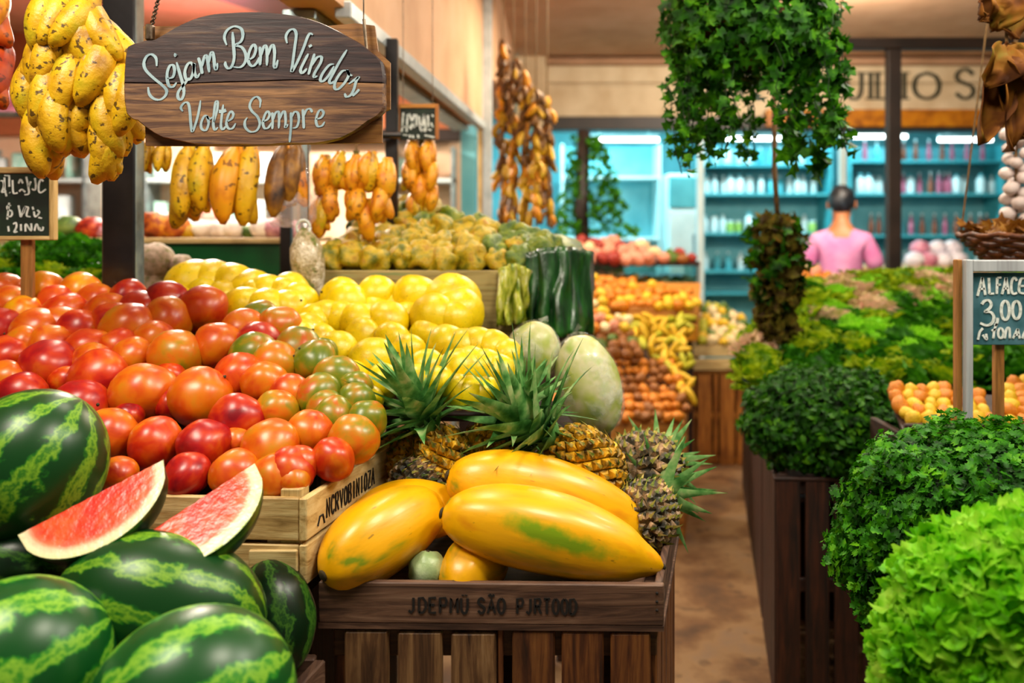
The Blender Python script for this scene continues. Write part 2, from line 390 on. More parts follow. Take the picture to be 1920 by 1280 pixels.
# shop fascia with grooved boards
mb = MB()
mb.abox(.31, 5.8, 8.0, 8.2, 2.60, 2.905, .01); mb.abox(.31, 5.8, 8.0, 8.2, 2.925, 3.10, .01)
mb.abox(.31, 5.8, 8.05, 8.2, 2.60, 3.16)
struct(build(mb, 'wall_fascia', M['cream_panel']))
mb = MB().abox(.31, 5.8, 7.9, 8.0, 3.08, 3.14, .01); struct(build(mb, 'trim_4', M['plaster_dim']))
mb = MB().abox(.31, 5.8, 7.92, 8.15, 2.475, 2.60, .008); struct(build(mb, 'beam_shop', M['brown_beam']))
mb = MB().abox(2.35, 5.8, 7.88, 7.92, 2.50, 2.66, .006); struct(build(mb, 'trim_5', M['amber_wood']))
# steel frame over the greens stall
mb = MB().abox(1.55, 3.3, 4.97, 5.05, 2.605, 2.67, .004); struct(build(mb, 'beam_steel', M['brown_beam']))
mb = MB().abox(2.20, 2.275, 4.98, 5.04, 0, 2.605, .004); struct(build(mb, 'column_3', M['brown_beam']))
# shop shell
mb = MB().abox(-.3, 6, 10.6, 10.7, 0, CEIL); struct(build(mb, 'wall_back', M['shop_wall']))
mb = MB().abox(5.9, 6, 8.2, 10.7, 0, CEIL); struct(build(mb, 'wall_right', M['shop_wall']))
mb = MB().abox(-.42, -.3, 7.0, 10.7, 0, CEIL); struct(build(mb, 'wall_partition', M['shop_wall']))
# hall behind the sign
mb = MB().abox(-5, -.42, 7.0, 7.1, 0, 2.32); struct(build(mb, 'wall_left_back', M['peach_wall']))
mb = MB().abox(-5, -.42, 6.96, 7.1, 2.32, CEIL); struct(build(mb, 'wall_left_fascia', M['orange_plaster']))
mb = MB().abox(-5, -4.9, -1, 7, 0, CEIL); struct(build(mb, 'wall_left', M['plaster']))
mb = MB().box((-2.1, 4.8, 2.98), (1.5, 0, 0), (.5, 1.0, 0), (0, 0, .18), .01); struct(build(mb, 'beam_dark', M['brown_beam']))
mb = MB().box((-1.55, 3.9, 2.88), (.16, 0, 0), (1.1, 3.05, 0), (0, 0, .2), .01); struct(build(mb, 'beam_timber', M['brown_beam']))
mb = MB().abox(-2.4, -.42, 6.85, 6.95, 2.26, 2.36, .01); struct(build(mb, 'trim_6', M['brown_beam']))
# black post and slim posts of the fruit stall
p = at(190, 560, 2.35); q = at(252, 560, 2.35)
t = thing('steel_post', 'thick black steel post between the hanging bananas and the welcome sign', 'post', (p.x, 2.35, 0))
build(MB().box((p.x, 2.35, 0), (q.x - p.x, 0, 0), (0, .055, 0), (0, 0, CEIL), .004), 'post_face', M['black_steel'], t)
build(MB().box((q.x, 2.352, 0), (.004, 0, 0), (0, .055, 0), (0, 0, CEIL), .004), 'side_flange', M['grey_steel'], t)
def slim_post(px0, px1, Y, m, label, z1=2.2):
    a, b = at(px0, 400, Y), at(px1, 400, Y)
    return tag(build(MB().box((a.x, Y, 0), (b.x - a.x, 0, 0), (0, .04, 0), (0, 0, z1), .003), 'slim_post', m), label, 'post')
slim_post(722, 745, 2.9, M['black_steel'], 'dark slim post just behind the end of the welcome sign')
slim_post(524, 545, 3.3, M['black_steel'], 'dark slim post behind the bagged bananas', 1.95)
slim_post(562, 577, 3.35, M['grey_steel'], 'pale blue-grey slim post beside the bagged bananas', 1.95)
# fascia letters
GL = {
 'A': [[(0,0),(.5,1),(1,0)],[(.2,.38),(.8,.38)]], 'B': [[(0,0),(0,1),(.7,1),(.85,.85),(.7,.55),(0,.52)],[(.7,.52),(.95,.3),(.75,0),(0,0)]],
 'C': [[(.95,.8),(.6,1),(.2,.85),(.03,.5),(.2,.15),(.6,0),(.95,.2)]], 'D': [[(0,0),(0,1),(.55,1),(.95,.7),(.95,.3),(.55,0),(0,0)]],
 'E': [[(.9,1),(0,1),(0,0),(.9,0)],[(0,.52),(.7,.52)]], 'I': [[(.5,0),(.5,1)]], 'J': [[(.7,1),(.7,.2),(.4,0),(.05,.15)]],
 'L': [[(0,1),(0,0),(.85,0)]], 'M': [[(0,0),(.05,1),(.5,.35),(.95,1),(1,0)]], 'N': [[(0,0),(0,1),(.9,0),(.9,1)]],
 'O': [[(.5,1),(.15,.85),(.03,.5),(.15,.15),(.5,0),(.85,.15),(.97,.5),(.85,.85),(.5,1)]], 'P': [[(0,0),(0,1),(.75,1),(.92,.78),(.75,.5),(0,.48)]],
 'R': [[(0,0),(0,1),(.72,1),(.9,.78),(.72,.53),(0,.5)],[(.45,.5),(.95,0)]], 'S': [[(.9,.82),(.55,1),(.15,.88),(.12,.65),(.5,.52),(.88,.36),(.85,.12),(.45,0),(.05,.18)]],
 'T': [[(.5,0),(.5,1)],[(0,1),(1,1)]], 'U': [[(0,1),(.02,.3),(.25,.02),(.65,.02),(.88,.3),(.9,1)]], 'V': [[(0,1),(.5,0),(1,1)]],
 'Z': [[(0,1),(.95,1),(0,0),(.95,0)]], 'H': [[(0,0),(0,1)],[(.9,0),(.9,1)],[(0,.5),(.9,.5)]], 'Y': [[(0,1),(.5,.5),(1,1)],[(.5,.5),(.5,0)]],
 '~': [[(.1,1.14),(.35,1.26),(.6,1.14),(.9,1.26)]], ':': [[(.25,1.16),(.25,1.24)],[(.7,1.16),(.7,1.24)]],
}
def ribbon(mb, pts, wfun, P, nrm, thick):
    """flat raised stroke along 2-D points; P maps a 2-D point to the world, nrm is the outward normal"""
    n = len(pts); L, R = [], []
    for i, p in enumerate(pts):
        a, b = pts[max(i-1, 0)], pts[min(i+1, n-1)]
        d = Vector((b[0]-a[0], b[1]-a[1])); d = d.normalized() if d.length > 1e-9 else Vector((1, 0))
        wd = wfun(d, i / max(1, n-1)) / 2; nn = Vector((-d.y, d.x)) * wd
        L.append((p[0]+nn.x, p[1]+nn.y)); R.append((p[0]-nn.x, p[1]-nn.y))
    vs = [P(*q) + nrm * thick for q in L] + [P(*q) + nrm * thick for q in R] + [P(*q) for q in L] + [P(*q) for q in R]
    fs = []
    for i in range(n-1):
        fs += [(i, i+1, n+i+1, n+i), (2*n+i, 2*n+i+1, i+1, i), (n+i, n+i+1, 3*n+i+1, 3*n+i)]
    fs += [(0, n, 3*n, 2*n), (n-1, 2*n-1, 4*n-1, 3*n-1)]
    mb.add(vs, fs)
def smooth(pts, k=5):
    """Catmull-Rom through 2-D points"""
    out = []
    for i in range(len(pts)-1):
        p0, p1, p2, p3 = pts[max(i-1,0)], pts[i], pts[i+1], pts[min(i+2, len(pts)-1)]
        for j in range(k):
            t = j / k
            out.append(tuple(.5*((2*p1[c])+(-p0[c]+p2[c])*t+(2*p0[c]-5*p1[c]+4*p2[c]-p3[c])*t*t+(-p0[c]+3*p1[c]-3*p2[c]+p3[c])*t**3) for c in (0,1)))
    out.append(tuple(pts[-1])); return out
def lettering(txt, o, ux, uz, hgt, adv, wide, wd, nrm, name, m, parent, thick=.0015, serif=False, curve=False):
    """stroke letters: o start, ux/uz unit axes; one raised mesh"""
    mb = MB(); ux, uz, nrm, o = Vector(ux), Vector(uz), Vector(nrm), Vector(o); x = 0
    P = lambda a, b: o + ux * a + uz * b
    for ch in txt:
        if ch == ' ': x += adv * .7; continue
        acc = ch in '~:'
        if acc: x -= adv
        for st in GL[ch]:
            pts = [(x + a * wide, b * hgt) for a, b in st]
            if ch in 'COSU' or curve: pts = smooth(pts, 4)
            ribbon(mb, pts, lambda d, t: wd * (.55 + .45 * abs(d.y)) if serif else wd, P, nrm, thick)
            if serif and ch not in 'OCS':
                for a, b in (st[0], st[-1]): ribbon(mb, [(x + a*wide - wd*1.2, b*hgt), (x + a*wide + wd*1.2, b*hgt)], lambda d, t: wd*.35, P, nrm, thick)
        x += adv
    return build(mb, name, m, parent)
fl = thing('fascia_lettering', 'dark serif letters on the cream board above the shop front', 'lettering', (2.2, 8.0, 2.76))
k = 8.0 / F
for ch, px, wpx in (('P', 1356, 24), ('R', 1388, 34), ('U', 1588, 30), ('I', 1622, 20), ('L', 1645, 22), ('I', 1688, 14), ('O', 1712, 50), ('S', 1790, 38), ('A', 1838, 40)):
    big = 1.0 if ch != 'S' else 1.15
    pt = at(px, 185, 7.995)
    lettering(ch, pt, (1, 0, 0), (0, 0, 1), 48 * k * big, 0, wpx * k, 8 * k, (0, -1, 0), 'letter', M['sign_letter'], fl, .012, True)
# ================================================================== the cyan-lit shop
rnd = random.Random(5)
def shelf_unit(label, x0, x1, Y, heights, m, name='shelf_unit'):
    t = thing(name, label, 'shelf', (x0, Y, 0))
    for x in (x0, x1 - .03): build(MB().abox(x, x + .03, Y, Y + .4, 0, 2.5, .003), 'upright', m, t)
    for z in heights: build(MB().abox(x0 + .03, x1 - .03, Y, Y + .4, z - .03, z, .003), 'shelf_board', m, t)
    build(MB().abox(x0, x1, Y + .4, Y + .42, 0, 2.5), 'back_panel', M['shop_wall'], t)
    return t
YS = 9.5
zp = lambda py: at(0, py, YS).z
xp = lambda px: at(px, 0, YS).x
hs = [zp(y) for y in (308, 362, 436, 507, 548)]
shelf_unit('open cyan shelf of bottles behind the hanging ivy', xp(1316), xp(1560), YS, hs, M['shop_shelf'])
shelf_unit('open shelf of bottles behind the person in pink', xp(1592), xp(1885), YS, [zp(300), zp(362), zp(440), zp(515)], M['shop_shelf'])
shelf_unit('pale shelf between the banana strings and the white fridge', xp(1052), xp(1240), YS, [zp(330), zp(445), zp(520)], M['white_panel'])
def bottle_mesh(kind, m, capm):
    r, h = {'round': (.036, .20), 'slim': (.028, .24), 'jar': (.044, .13), 'jug': (.05, .22)}[kind]
    prof = {'round': [(r*.9,0),(r,.01),(r,h*.6),(r*.8,h*.72),(r*.35,h*.84),(r*.35,h*.92)],
            'slim': [(r*.9,0),(r,.01),(r,h*.5),(r*.5,h*.7),(r*.4,h*.9)],
            'jar': [(r*.9,0),(r,.01),(r,h*.75),(r*.85,h*.85),(r*.85,h*.88)],
            'jug': [(r*.9,0),(r,.02),(r,h*.7),(r*.5,h*.85),(r*.4,h*.9)]}[kind]
    cap = {'round': (r*.42,h*.90,h), 'slim': (r*.48,h*.88,h), 'jar': (r*.9,h*.86,h), 'jug': (r*.5,h*.88,h)}[kind]
    mb = MB().lathe(prof, 10); body = mb.mesh('bottle_body', m)
    mb = MB().lathe([(cap[0], cap[1]), (cap[0], cap[2]), (cap[0]*.8, cap[2]+.004)], 10)
    return body, mb.mesh('bottle_cap', capm)
bm_white = mat('bottle_white', ['c8dcdc', 'e6f2f2'], 20, .35); bm_cyan = mat('bottle_cyan', ['2a98a8', '6ccad4'], 20, .3)
bm_green = mat('bottle_green', ['7ab040', 'b4d070'], 20, .35); bm_pink = mat('bottle_pink', ['a03058', 'd07a90'], 20, .35); bm_amber = mat('bottle_amber', ['6a2c20', '9a5438'], 20, .3)
BK = {'white': ('jug', bm_white, bm_cyan), 'cyan': ('round', bm_cyan, bm_white), 'green': ('jar', bm_green, bm_white), 'pink': ('slim', bm_pink, bm_white), 'amber': ('slim', bm_amber, bm_white), 'milky': ('round', bm_white, bm_white)}
BMESH = {k: bottle_mesh(*v) for k, v in BK.items()}
def bottles(kinds, px0, px1, py, Y, group, where, step=17):
    row, x = [], px0
    while x < px1:
        kd = rnd.choice(kinds); t = at(x, py, Y - rnd.uniform(-.05, .06))
        t = thing('bottle', '%s bottle %s' % (kd, where), 'bottle', (t.x, Y + .14 + rnd.uniform(-.05, .05), at(0, py, Y).z), group)
        link('bottle_body', BMESH[kd][0], t); link('bottle_cap', BMESH[kd][1], t)
        row.append((t, kd)); x += step + rnd.uniform(0, 7)
    for i, (t, kd) in enumerate(row): t['label'] = '%s bottle %s, %s along from its near post' % (kd, where, ordl(i))
W = ['white', 'milky', 'milky', 'cyan']
bottles(W, 1328, 1550, 308, YS, 'bottles behind the ivy, top shelf', 'on the top shelf behind the ivy')
bottles(W + ['white'], 1328, 1550, 362, YS, 'bottles behind the ivy, second shelf', 'on the second shelf behind the ivy', 14)
bottles(['green', 'green', 'milky', 'white'], 1328, 1540, 436, YS, 'bottles behind the ivy, third shelf', 'on the third shelf behind the ivy', 15)
bottles(['cyan', 'milky', 'cyan'], 1328, 1540, 507, YS, 'bottles behind the ivy, fourth shelf', 'on the fourth shelf behind the ivy')
bottles(['milky', 'amber', 'pink', 'cyan'], 1602, 1872, 300, YS, 'bottles behind the person, top shelf', 'on the top shelf behind the pink shirt', 22)
bottles(['milky', 'pink', 'amber', 'pink', 'white'], 1602, 1800, 362, YS, 'bottles behind the person, second shelf', 'on the second shelf behind the pink shirt', 12)
bottles(['white', 'milky'], 1806, 1875, 362, YS, 'pale bottles behind the person, second shelf', 'at the pale end of the second shelf', 14)
bottles(['amber', 'pink', 'amber', 'cyan'], 1640, 1872, 440, YS, 'bottles behind the person, third shelf', 'on the third shelf behind the pink shirt', 17)
bottles(['amber', 'pink', 'milky', 'cyan'], 1640, 1872, 512, YS, 'bottles behind the person, bottom shelf', 'on the bottom shelf behind the pink shirt', 17)
# white fridge
a, b = at(1252, 320, 9.2), at(1306, 560, 9.2)
t = thing('fridge', 'tall white fridge beside the cyan bottle shelf', 'fridge', (a.x, 9.2, 0))
build(MB().abox(a.x, b.x, 9.2, 9.75, 0, 2.15, .02), 'body', M['white_panel'], t)
build(MB().abox(a.x + .01, b.x - .01, 9.17, 9.2, .5, 1.75, .01), 'door', M['white_panel'], t)
build(MB().abox(a.x + .01, b.x - .01, 9.17, 9.2, 1.78, 2.12, .01), 'freezer_door', M['shop_shelf'], t)
build(MB().abox(b.x - .05, b.x - .03, 9.13, 9.165, 1.0, 1.5, .005), 'handle', M['grey_steel'], t)
# shop front posts, strip light tubes
for px, lab in ((1313, 'pale slim post at the edge of the cyan bottle shelf'), (1580, 'pale post between the two bottle shelves')):
    pt = at(px, 0, 8.1); tag(build(MB().abox(pt.x - .03, pt.x + .03, 8.08, 8.14, 0, 2.475, .004), 'shop_post', M['white_panel']), lab, 'post')
for px0, px1, py, lab in ((1590, 1700, 256, 'lit strip light behind the steel post'), (1105, 1235, 262, 'lit strip light over the pale shelf'), (1345, 1470, 260, 'lit strip light behind the ivy'), (1760, 1860, 262, 'lit strip light above the far bottles')):
    a, b = at(px0, py, 8.9), at(px1, py, 8.9)
    t = thing('strip_light', lab, 'light', (a.x, 8.9, a.z))
    build(MB().tube([a, b], .018, 8), 'tube', M['tube'], t)
    build(MB().abox(a.x, b.x, 8.87, 8.93, a.z + .02, a.z + .05, .004), 'housing', M['white_panel'], t)
    for x in (a.x + .1, b.x - .1): build(MB().tube([(x, 8.9, a.z + .05), (x, 8.9, CEIL)], .005, 6), 'hanger', M['white_panel'], t)
# white mounds of wrapped goods on the shop counter behind the steel post
cc = at(1600, 500, 7.2)
t = thing('shop_counter', 'long low counter of the shop behind the person', 'counter', (2.9, 7.2, 0))
build(MB().abox(2.75, 4.6, 7.0, 7.6, 0, 1.20, .01), 'body', M['stall_wood_x'], t)
build(MB().abox(2.70, 4.65, 6.95, 7.65, 1.20, 1.24, .01), 'counter_top', M['pale_wood_x'], t)
bagm = mat('bag_white', ['c8c8d8', 'e4dce8', 'f0eef4'], 8, .35, bmp=.5, bscale=20, bdist=.03); bagp = mat('bag_pink', ['b05a78', 'd890a8', 'eed0d8'], 8, .35, bmp=.5, bscale=20, bdist=.03)
for i, px in enumerate((1715, 1740, 1770, 1795, 1725, 1758, 1785)):
    pt = at(px, 478 if i < 4 else 462, 7.2 + .1 * (i > 3)); r = .085
    pt.z = 1.24 + .055 if i < 4 else 1.24 + .15
    k = rnd.random
    o = build(MB().ball(pt, (r, r*.9, r*.8), 14, 9, fn=lambda d: 1 + .18 * noise.noise(d * 2.2 + Vector((i * 3, 0, 0)))), 'produce_bag', bagp if i in (1, 4) else bagm, smooth=True, origin=pt)
    tag(o, '%s bag on the shop counter, %s of those behind the steel post' % ('pink' if i in (1, 4) else 'white', ordl(i)), 'bag', 'bags on the shop counter')

# ---- hall behind the sign: shelves against the peach wall
def hall_shelf(x0, x1, label):
    t = thing('wall_shelf', label, 'shelf', (x0, 6.7, 0))
    for z in (1.30, 1.62, 1.95): build(MB().abox(x0, x1, 6.7, 6.98, z - .03, z, .004), 'shelf_board', M['white_panel'], t)
    for x in (x0, x1 - .03): build(MB().abox(x, x + .03, 6.7, 6.98, 0, 2.2, .004), 'upright', M['grey_steel'], t)
    return t
hall_shelf(-4.2, -3.35, 'pale wall shelf behind the black chalkboard'); hall_shelf(-2.9, -1.75, 'pale wall shelf behind the hanging banana pairs'); hall_shelf(-.95, -.45, 'pale wall shelf behind the small hanging chalkboard')
pk = [mat('packet_cream', ['d8b888', 'f0dcb8'], 20, .5), mat('packet_rose', ['b86a5c', 'd89a88'], 20, .5), mat('packet_mint', ['7ab8a4', 'b8d8cc'], 20, .5), bm_white]
pkn = ['cream', 'rose', 'mint', 'white']
pm = [MB().box((-.06, -.03, 0), (.12, 0, 0), (0, .07, 0), (0, 0, .19), .012).mesh('packet', m) for m in pk]
for (x0, x1, nm) in ((-4.1, -3.45, 'behind the black chalkboard'), (-2.8, -1.9, 'behind the banana pairs'), (-.88, -.55, 'by the small hanging chalkboard')):
    for z, zn in ((1.30, 'lowest'), (1.62, 'middle'), (1.95, 'top')):
        x, i = x0, 0
        while x < x1:
            q = rnd.randrange(4); o = link('packet', pm[q]); o.location = (x, 6.82, z); o.scale = (1, 1, rnd.uniform(.8, 1.15))
            tag(o, '%s packet on the %s board %s, %s in its row' % (pkn[q], zn, nm, ordl(i)), 'packet', 'packets on the hall shelves'); x += rnd.uniform(.15, .24); i += 1
# pink awning
mb = MB(); vs = []; fs = []
nx, ny = 24, 8
for j in range(ny + 1):
    for i in range(nx + 1):
        u, v = i / nx, j / ny
        vs.append(Vector((-4.6 + u * 2.75, 5.2 + v * .8, 2.26 + v * .28 + .025 * math.sin(u * 40) * (1 - v) - .05 * math.sin(PI * v))))
for j in range(ny):
    for i in range(nx): a = j * (nx + 1) + i; fs.append((a, a + 1, a + nx + 2, a + nx + 1))
aw = thing('awning', 'dusky pink cloth awning behind the hanging bananas', 'awning', (-3.2, 5.6, 2.3))
build(MB().add(vs, fs), 'cloth', M['pink_cloth'], aw, True)
build(MB().tube([(-4.6, 5.2, 2.25), (-1.85, 5.2, 2.25)], .02, 8), 'front_rail', M['grey_steel'], aw)
for x in (-4.5, -1.9): build(MB().tube([(x, 5.2, 2.25), (x, 6.97, 2.75)], .015, 8), 'bracket', M['grey_steel'], aw)
# ================================================================== fruit kinds
def fruit_meshes(name, fn, n, m, **kw): return [fn(i).mesh(name, m) for i in range(n)]
def lump(amp, fr, seed, sq=(1, 1, 1), nu=20, nv=13, dim=0.0):
    def fn(d):
        k = 1 + amp * noise.noise(d * fr + Vector((seed * 7.1, seed * 3.3, 0)))
        if dim: k -= dim * math.exp(-((1 - d.z) / .05)) + dim * .6 * math.exp(-((1 + d.z) / .05))
        return k
    return MB().ball((0, 0, 0), sq, nu, nv, fn=fn)
def inst(name, me, c, r, rot=None, sc_=None, M_=None):
    o = bpy.data.objects.new(name, me); COL.objects.link(o)
    o.location = c
    s = Vector(sc_) if sc_ else Vector((1, 1, 1)); o.scale = s * r
    if M_ is not None: o.rotation_euler = M_.to_euler()
    elif rot: o.rotation_euler = rot
    return o
def plane_Y(py, y0, z0, slope):
    """depth where the ray of row py meets the plane through (y0, z0) that rises backwards with slope"""
    return (H - z0 + slope * y0) / (slope + (py - HY) / F)
stem_me = [MB().lathe([(.06, 0), (.09, .02), (.06, .05), (.05, .09), (.03, .10)], 8).mesh('stem_scar', M['stem_dark'])]
def with_stem(name, me, label, cat, c, r, group, rot, sq=(1, 1, 1), top=.97):
    """a fruit with its little dark stem scar as a part"""
    t = inst(name, me, c, r, rot, sq); tag(t, label, cat, group)
    s = link('stem_scar', stem_me[0], t); s.location = (0, 0, top - .03); s.scale = (.7, .7, .7); return t

# ---------------------------------------------------------------- watermelons
def melon_mat(name, dark, mid, light, nb=9, wob=.55):
    """green rind: wavy bands along the long axis (local X)"""
    m, nt, b = nodes(name)
    tc = N(nt, 'ShaderNodeTexCoord'); vec = tc.outputs['Object']
    oi = N(nt, 'ShaderNodeObjectInfo')
    sp = N(nt, 'ShaderNodeSeparateXYZ'); nt.links.new(vec, sp.inputs[0])
    an = N(nt, 'ShaderNodeMath', operation='ARCTAN2'); nt.links.new(sp.outputs[1], an.inputs[0]); nt.links.new(sp.outputs[2], an.inputs[1])
    n1 = noise_t(nt, vec, 2.2, 4, .62, .4)
    ma = N(nt, 'ShaderNodeMath', operation='MULTIPLY_ADD'); ma.inputs[1].default_value = wob * 3; nt.links.new(n1, ma.inputs[0]); nt.links.new(an.outputs[0], ma.inputs[2])
    ad = N(nt, 'ShaderNodeMath', operation='MULTIPLY_ADD'); ad.inputs[1].default_value = 6.28; nt.links.new(oi.outputs['Random'], ad.inputs[0]); nt.links.new(ma.outputs[0], ad.inputs[2])
    mu = N(nt, 'ShaderNodeMath', operation='MULTIPLY'); mu.inputs[1].default_value = nb; nt.links.new(ad.outputs[0], mu.inputs[0])
    si = N(nt, 'ShaderNodeMath', operation='SINE'); nt.links.new(mu.outputs[0], si.inputs[0])
    n2 = noise_t(nt, vec, 8, 5, .7)
    m2 = N(nt, 'ShaderNodeMath', operation='MULTIPLY_ADD'); m2.inputs[1].default_value = 2.2; m2.inputs[2].default_value = -1.1; nt.links.new(n2, m2.inputs[0])
    su = N(nt, 'ShaderNodeMath', operation='ADD'); nt.links.new(si.outputs[0], su.inputs[0]); nt.links.new(m2.outputs[0], su.inputs[1])
    f = spread(nt, su.outputs[0], -1.3, 1.5)
    col = ramp(nt, [(.0, dark), (.45, dark), (.58, mid), (.74, light), (.86, mid), (1, light)], f).outputs[0]
    nt.links.new(col, b.inputs['Base Color']); b.inputs['Roughness'].default_value = .34; b.inputs['Specular IOR Level'].default_value = .35; b.inputs['Coat Weight'].default_value = .12; b.inputs['Coat Roughness'].default_value = .3
    return m
M['melon'] = melon_mat('melon_rind', '083a12', '1c6416', '74a024', 10, .28)
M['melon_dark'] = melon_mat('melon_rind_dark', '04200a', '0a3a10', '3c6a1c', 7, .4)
M['melon_bright'] = melon_mat('melon_rind_bright', '0a4a1a', '22801e', '84b834', 9, .26)
ball_me = MB().ball((0, 0, 0), 1, 40, 26).mesh('watermelon', M['melon'])
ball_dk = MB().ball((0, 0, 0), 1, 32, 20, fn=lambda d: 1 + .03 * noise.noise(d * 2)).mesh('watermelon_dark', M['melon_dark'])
ball_br = MB().ball((0, 0, 0), 1, 40, 26).mesh('watermelon_bright', M['melon_bright'])
def melon(me, px, py, Y, axes, xdir, zdir, label):
    c = at(px, py, Y); o = inst('watermelon', me, c, 1, None, axes, frame(xdir, zdir)); tag(o, label, 'watermelon')
    s = link('stem_scar', stem_me[0], o); s.matrix_local = Matrix.Translation((.985, 0, 0)) @ Euler((0, PI/2, 0)).to_matrix().to_4x4() @ Matrix.Scale(.16, 4)
    return o
melon(ball_me, 50, 878, 1.42, (.135, .122, .122), (.55, .3, .8), (-.8, 0, .5), 'large round striped watermelon at the back of the bin, above the cut slices')
melon(ball_br, 22, 1262, 1.15, (.13, .118, .122), (.8, .5, .35), (-.3, 0, 1), 'bright green watermelon low in the bin\'s outer corner')
melon(ball_me, 306, 1135, 1.31, (.158, .11, .108), (.93, .1, -.26), (.2, -.3, 1), 'long dark-striped watermelon lying just below the two cut slices')
melon(ball_br, 358, 1327, 1.12, (.137, .12, .124), (.85, .45, .3), (-.2, 0, 1), 'pale striped watermelon nearest the camera in the bin')
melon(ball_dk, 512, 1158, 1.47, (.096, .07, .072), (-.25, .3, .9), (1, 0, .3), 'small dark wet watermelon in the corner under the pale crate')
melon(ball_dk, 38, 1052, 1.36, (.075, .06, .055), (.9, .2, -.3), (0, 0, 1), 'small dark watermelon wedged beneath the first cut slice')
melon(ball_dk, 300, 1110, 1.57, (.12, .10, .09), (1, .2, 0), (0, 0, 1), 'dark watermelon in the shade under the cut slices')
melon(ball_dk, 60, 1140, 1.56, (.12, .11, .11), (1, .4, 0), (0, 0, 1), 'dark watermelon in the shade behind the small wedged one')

def wedge_mats(a, b):
    m, nt, bs = nodes('melon_flesh'); tc = N(nt, 'ShaderNodeTexCoord'); mp = N(nt, 'ShaderNodeMapping'); mp.inputs['Scale'].default_value = (1/a, 1/b, 1/b)
    nt.links.new(tc.outputs['Object'], mp.inputs[0]); ln = N(nt, 'ShaderNodeVectorMath', operation='LENGTH'); nt.links.new(mp.outputs[0], ln.inputs[0])
    n = noise_t(nt, tc.outputs['Object'], 34, 4, .6); ad = N(nt, 'ShaderNodeMath', operation='MULTIPLY_ADD'); ad.inputs[1].default_value = .06; nt.links.new(n, ad.inputs[0]); nt.links.new(ln.outputs['Value'], ad.inputs[2])
    base = ramp(nt, [(.0, 'd8200e'), (.68, 'dc3018'), (.77, 'e4654c'), (.83, 'ecc4a0'), (.89, 'e8dcb4'), (.98, 'd4d898'), (1.0, '8aa83c')], ad.outputs[0]).outputs[0]
    n2 = noise_t(nt, tc.outputs['Object'], 17, 3, .6); f = spread(nt, n2, .42, .75)
    lt = N(nt, 'ShaderNodeMath', operation='LESS_THAN'); lt.inputs[1].default_value = .78; nt.links.new(ln.outputs['Value'], lt.inputs[0])
    mm = N(nt, 'ShaderNodeMath', operation='MULTIPLY'); nt.links.new(f, mm.inputs[0]); nt.links.new(lt.outputs[0], mm.inputs[1])
    m3 = N(nt, 'ShaderNodeMath', operation='MULTIPLY'); m3.inputs[1].default_value = .45; nt.links.new(mm.outputs[0], m3.inputs[0])
    col = mixc(nt, m3.outputs[0], base, 'f08a3c'); nt.links.new(col, bs.inputs['Base Color'])
    bs.inputs['Roughness'].default_value = .28; bump(nt, bs, noise_t(nt, tc.outputs['Object'], 60, 3), .3, .006)
    bs.inputs['Subsurface Weight'].default_value = .15; bs.inputs['Subsurface Radius'].default_value = (.02, .006, .004)
    return m
flesh_m = wedge_mats(.125, .104)
def wedge(cpx, cpy, Y, cvec, dvec, theta, label, a=.125, b=.104):
    x = Vector(cvec).normalized(); d = Vector(dvec); d = (d - x * d.dot(x)).normalized(); n = x.cross(d)
    if n.y > 0: n = -n                                   # cut face turned to the camera
    R = Matrix((x, d, -n)).transposed().to_4x4()         # local Y: along the cut face, local Z: away behind it
    c = at(cpx, cpy, Y); t = thing('watermelon_wedge', label, 'watermelon slice', M=Matrix.Translation(c) @ R)
    th = math.radians(theta); nu, nr, na = 30, 8, 14
    mb = MB()
    for ang in (0, th):
        vs = []
        for j in range(nr + 1):
            for i in range(nu + 1):
                u = -1 + 2 * i / nu; k = math.sqrt(max(0, 1 - u * u)) * b * j / nr
                k2 = k + .002 * noise.noise(Vector((u * 9, j * .9, ang * 3))) * (j < nr)
                vs.append((u * a, math.cos(ang) * k2, math.sin(ang) * k2))
        fs = [(j*(nu+1)+i, j*(nu+1)+i+1, (j+1)*(nu+1)+i+1, (j+1)*(nu+1)+i) for j in range(nr) for i in range(nu)]
        mb.add(vs, fs if ang else [f[::-1] for f in fs])
    build(mb, 'flesh', flesh_m, t, True, Matrix())
    mb = MB(); vs = []
    for j in range(na + 1):
        ang = th * j / na
        for i in range(nu + 1):
            u = -1 + 2 * i / nu; k = math.sqrt(max(0, 1 - u * u)) * b
            vs.append((u * a, math.cos(ang) * k, math.sin(ang) * k))
    fs = [(j*(nu+1)+i, (j+1)*(nu+1)+i, (j+1)*(nu+1)+i+1, j*(nu+1)+i+1) for j in range(na) for i in range(nu)]
    tag(build(mb.add(vs, fs), 'rind', M['melon_dark'], t, True, Matrix()), 'dark green striped rind')
wedge(174, 930, 1.345, (.102, .045, .05), (.068, -.058, -.046), 78, 'cut watermelon wedge with red-orange flesh leaning on the big round watermelon', .113, .098)
wedge(356, 948, 1.36, (.080, .06, .048), (.073, -.062, -.044), 82, 'cut watermelon wedge with pinker flesh leaning against the pale mango crate', .117, .102)
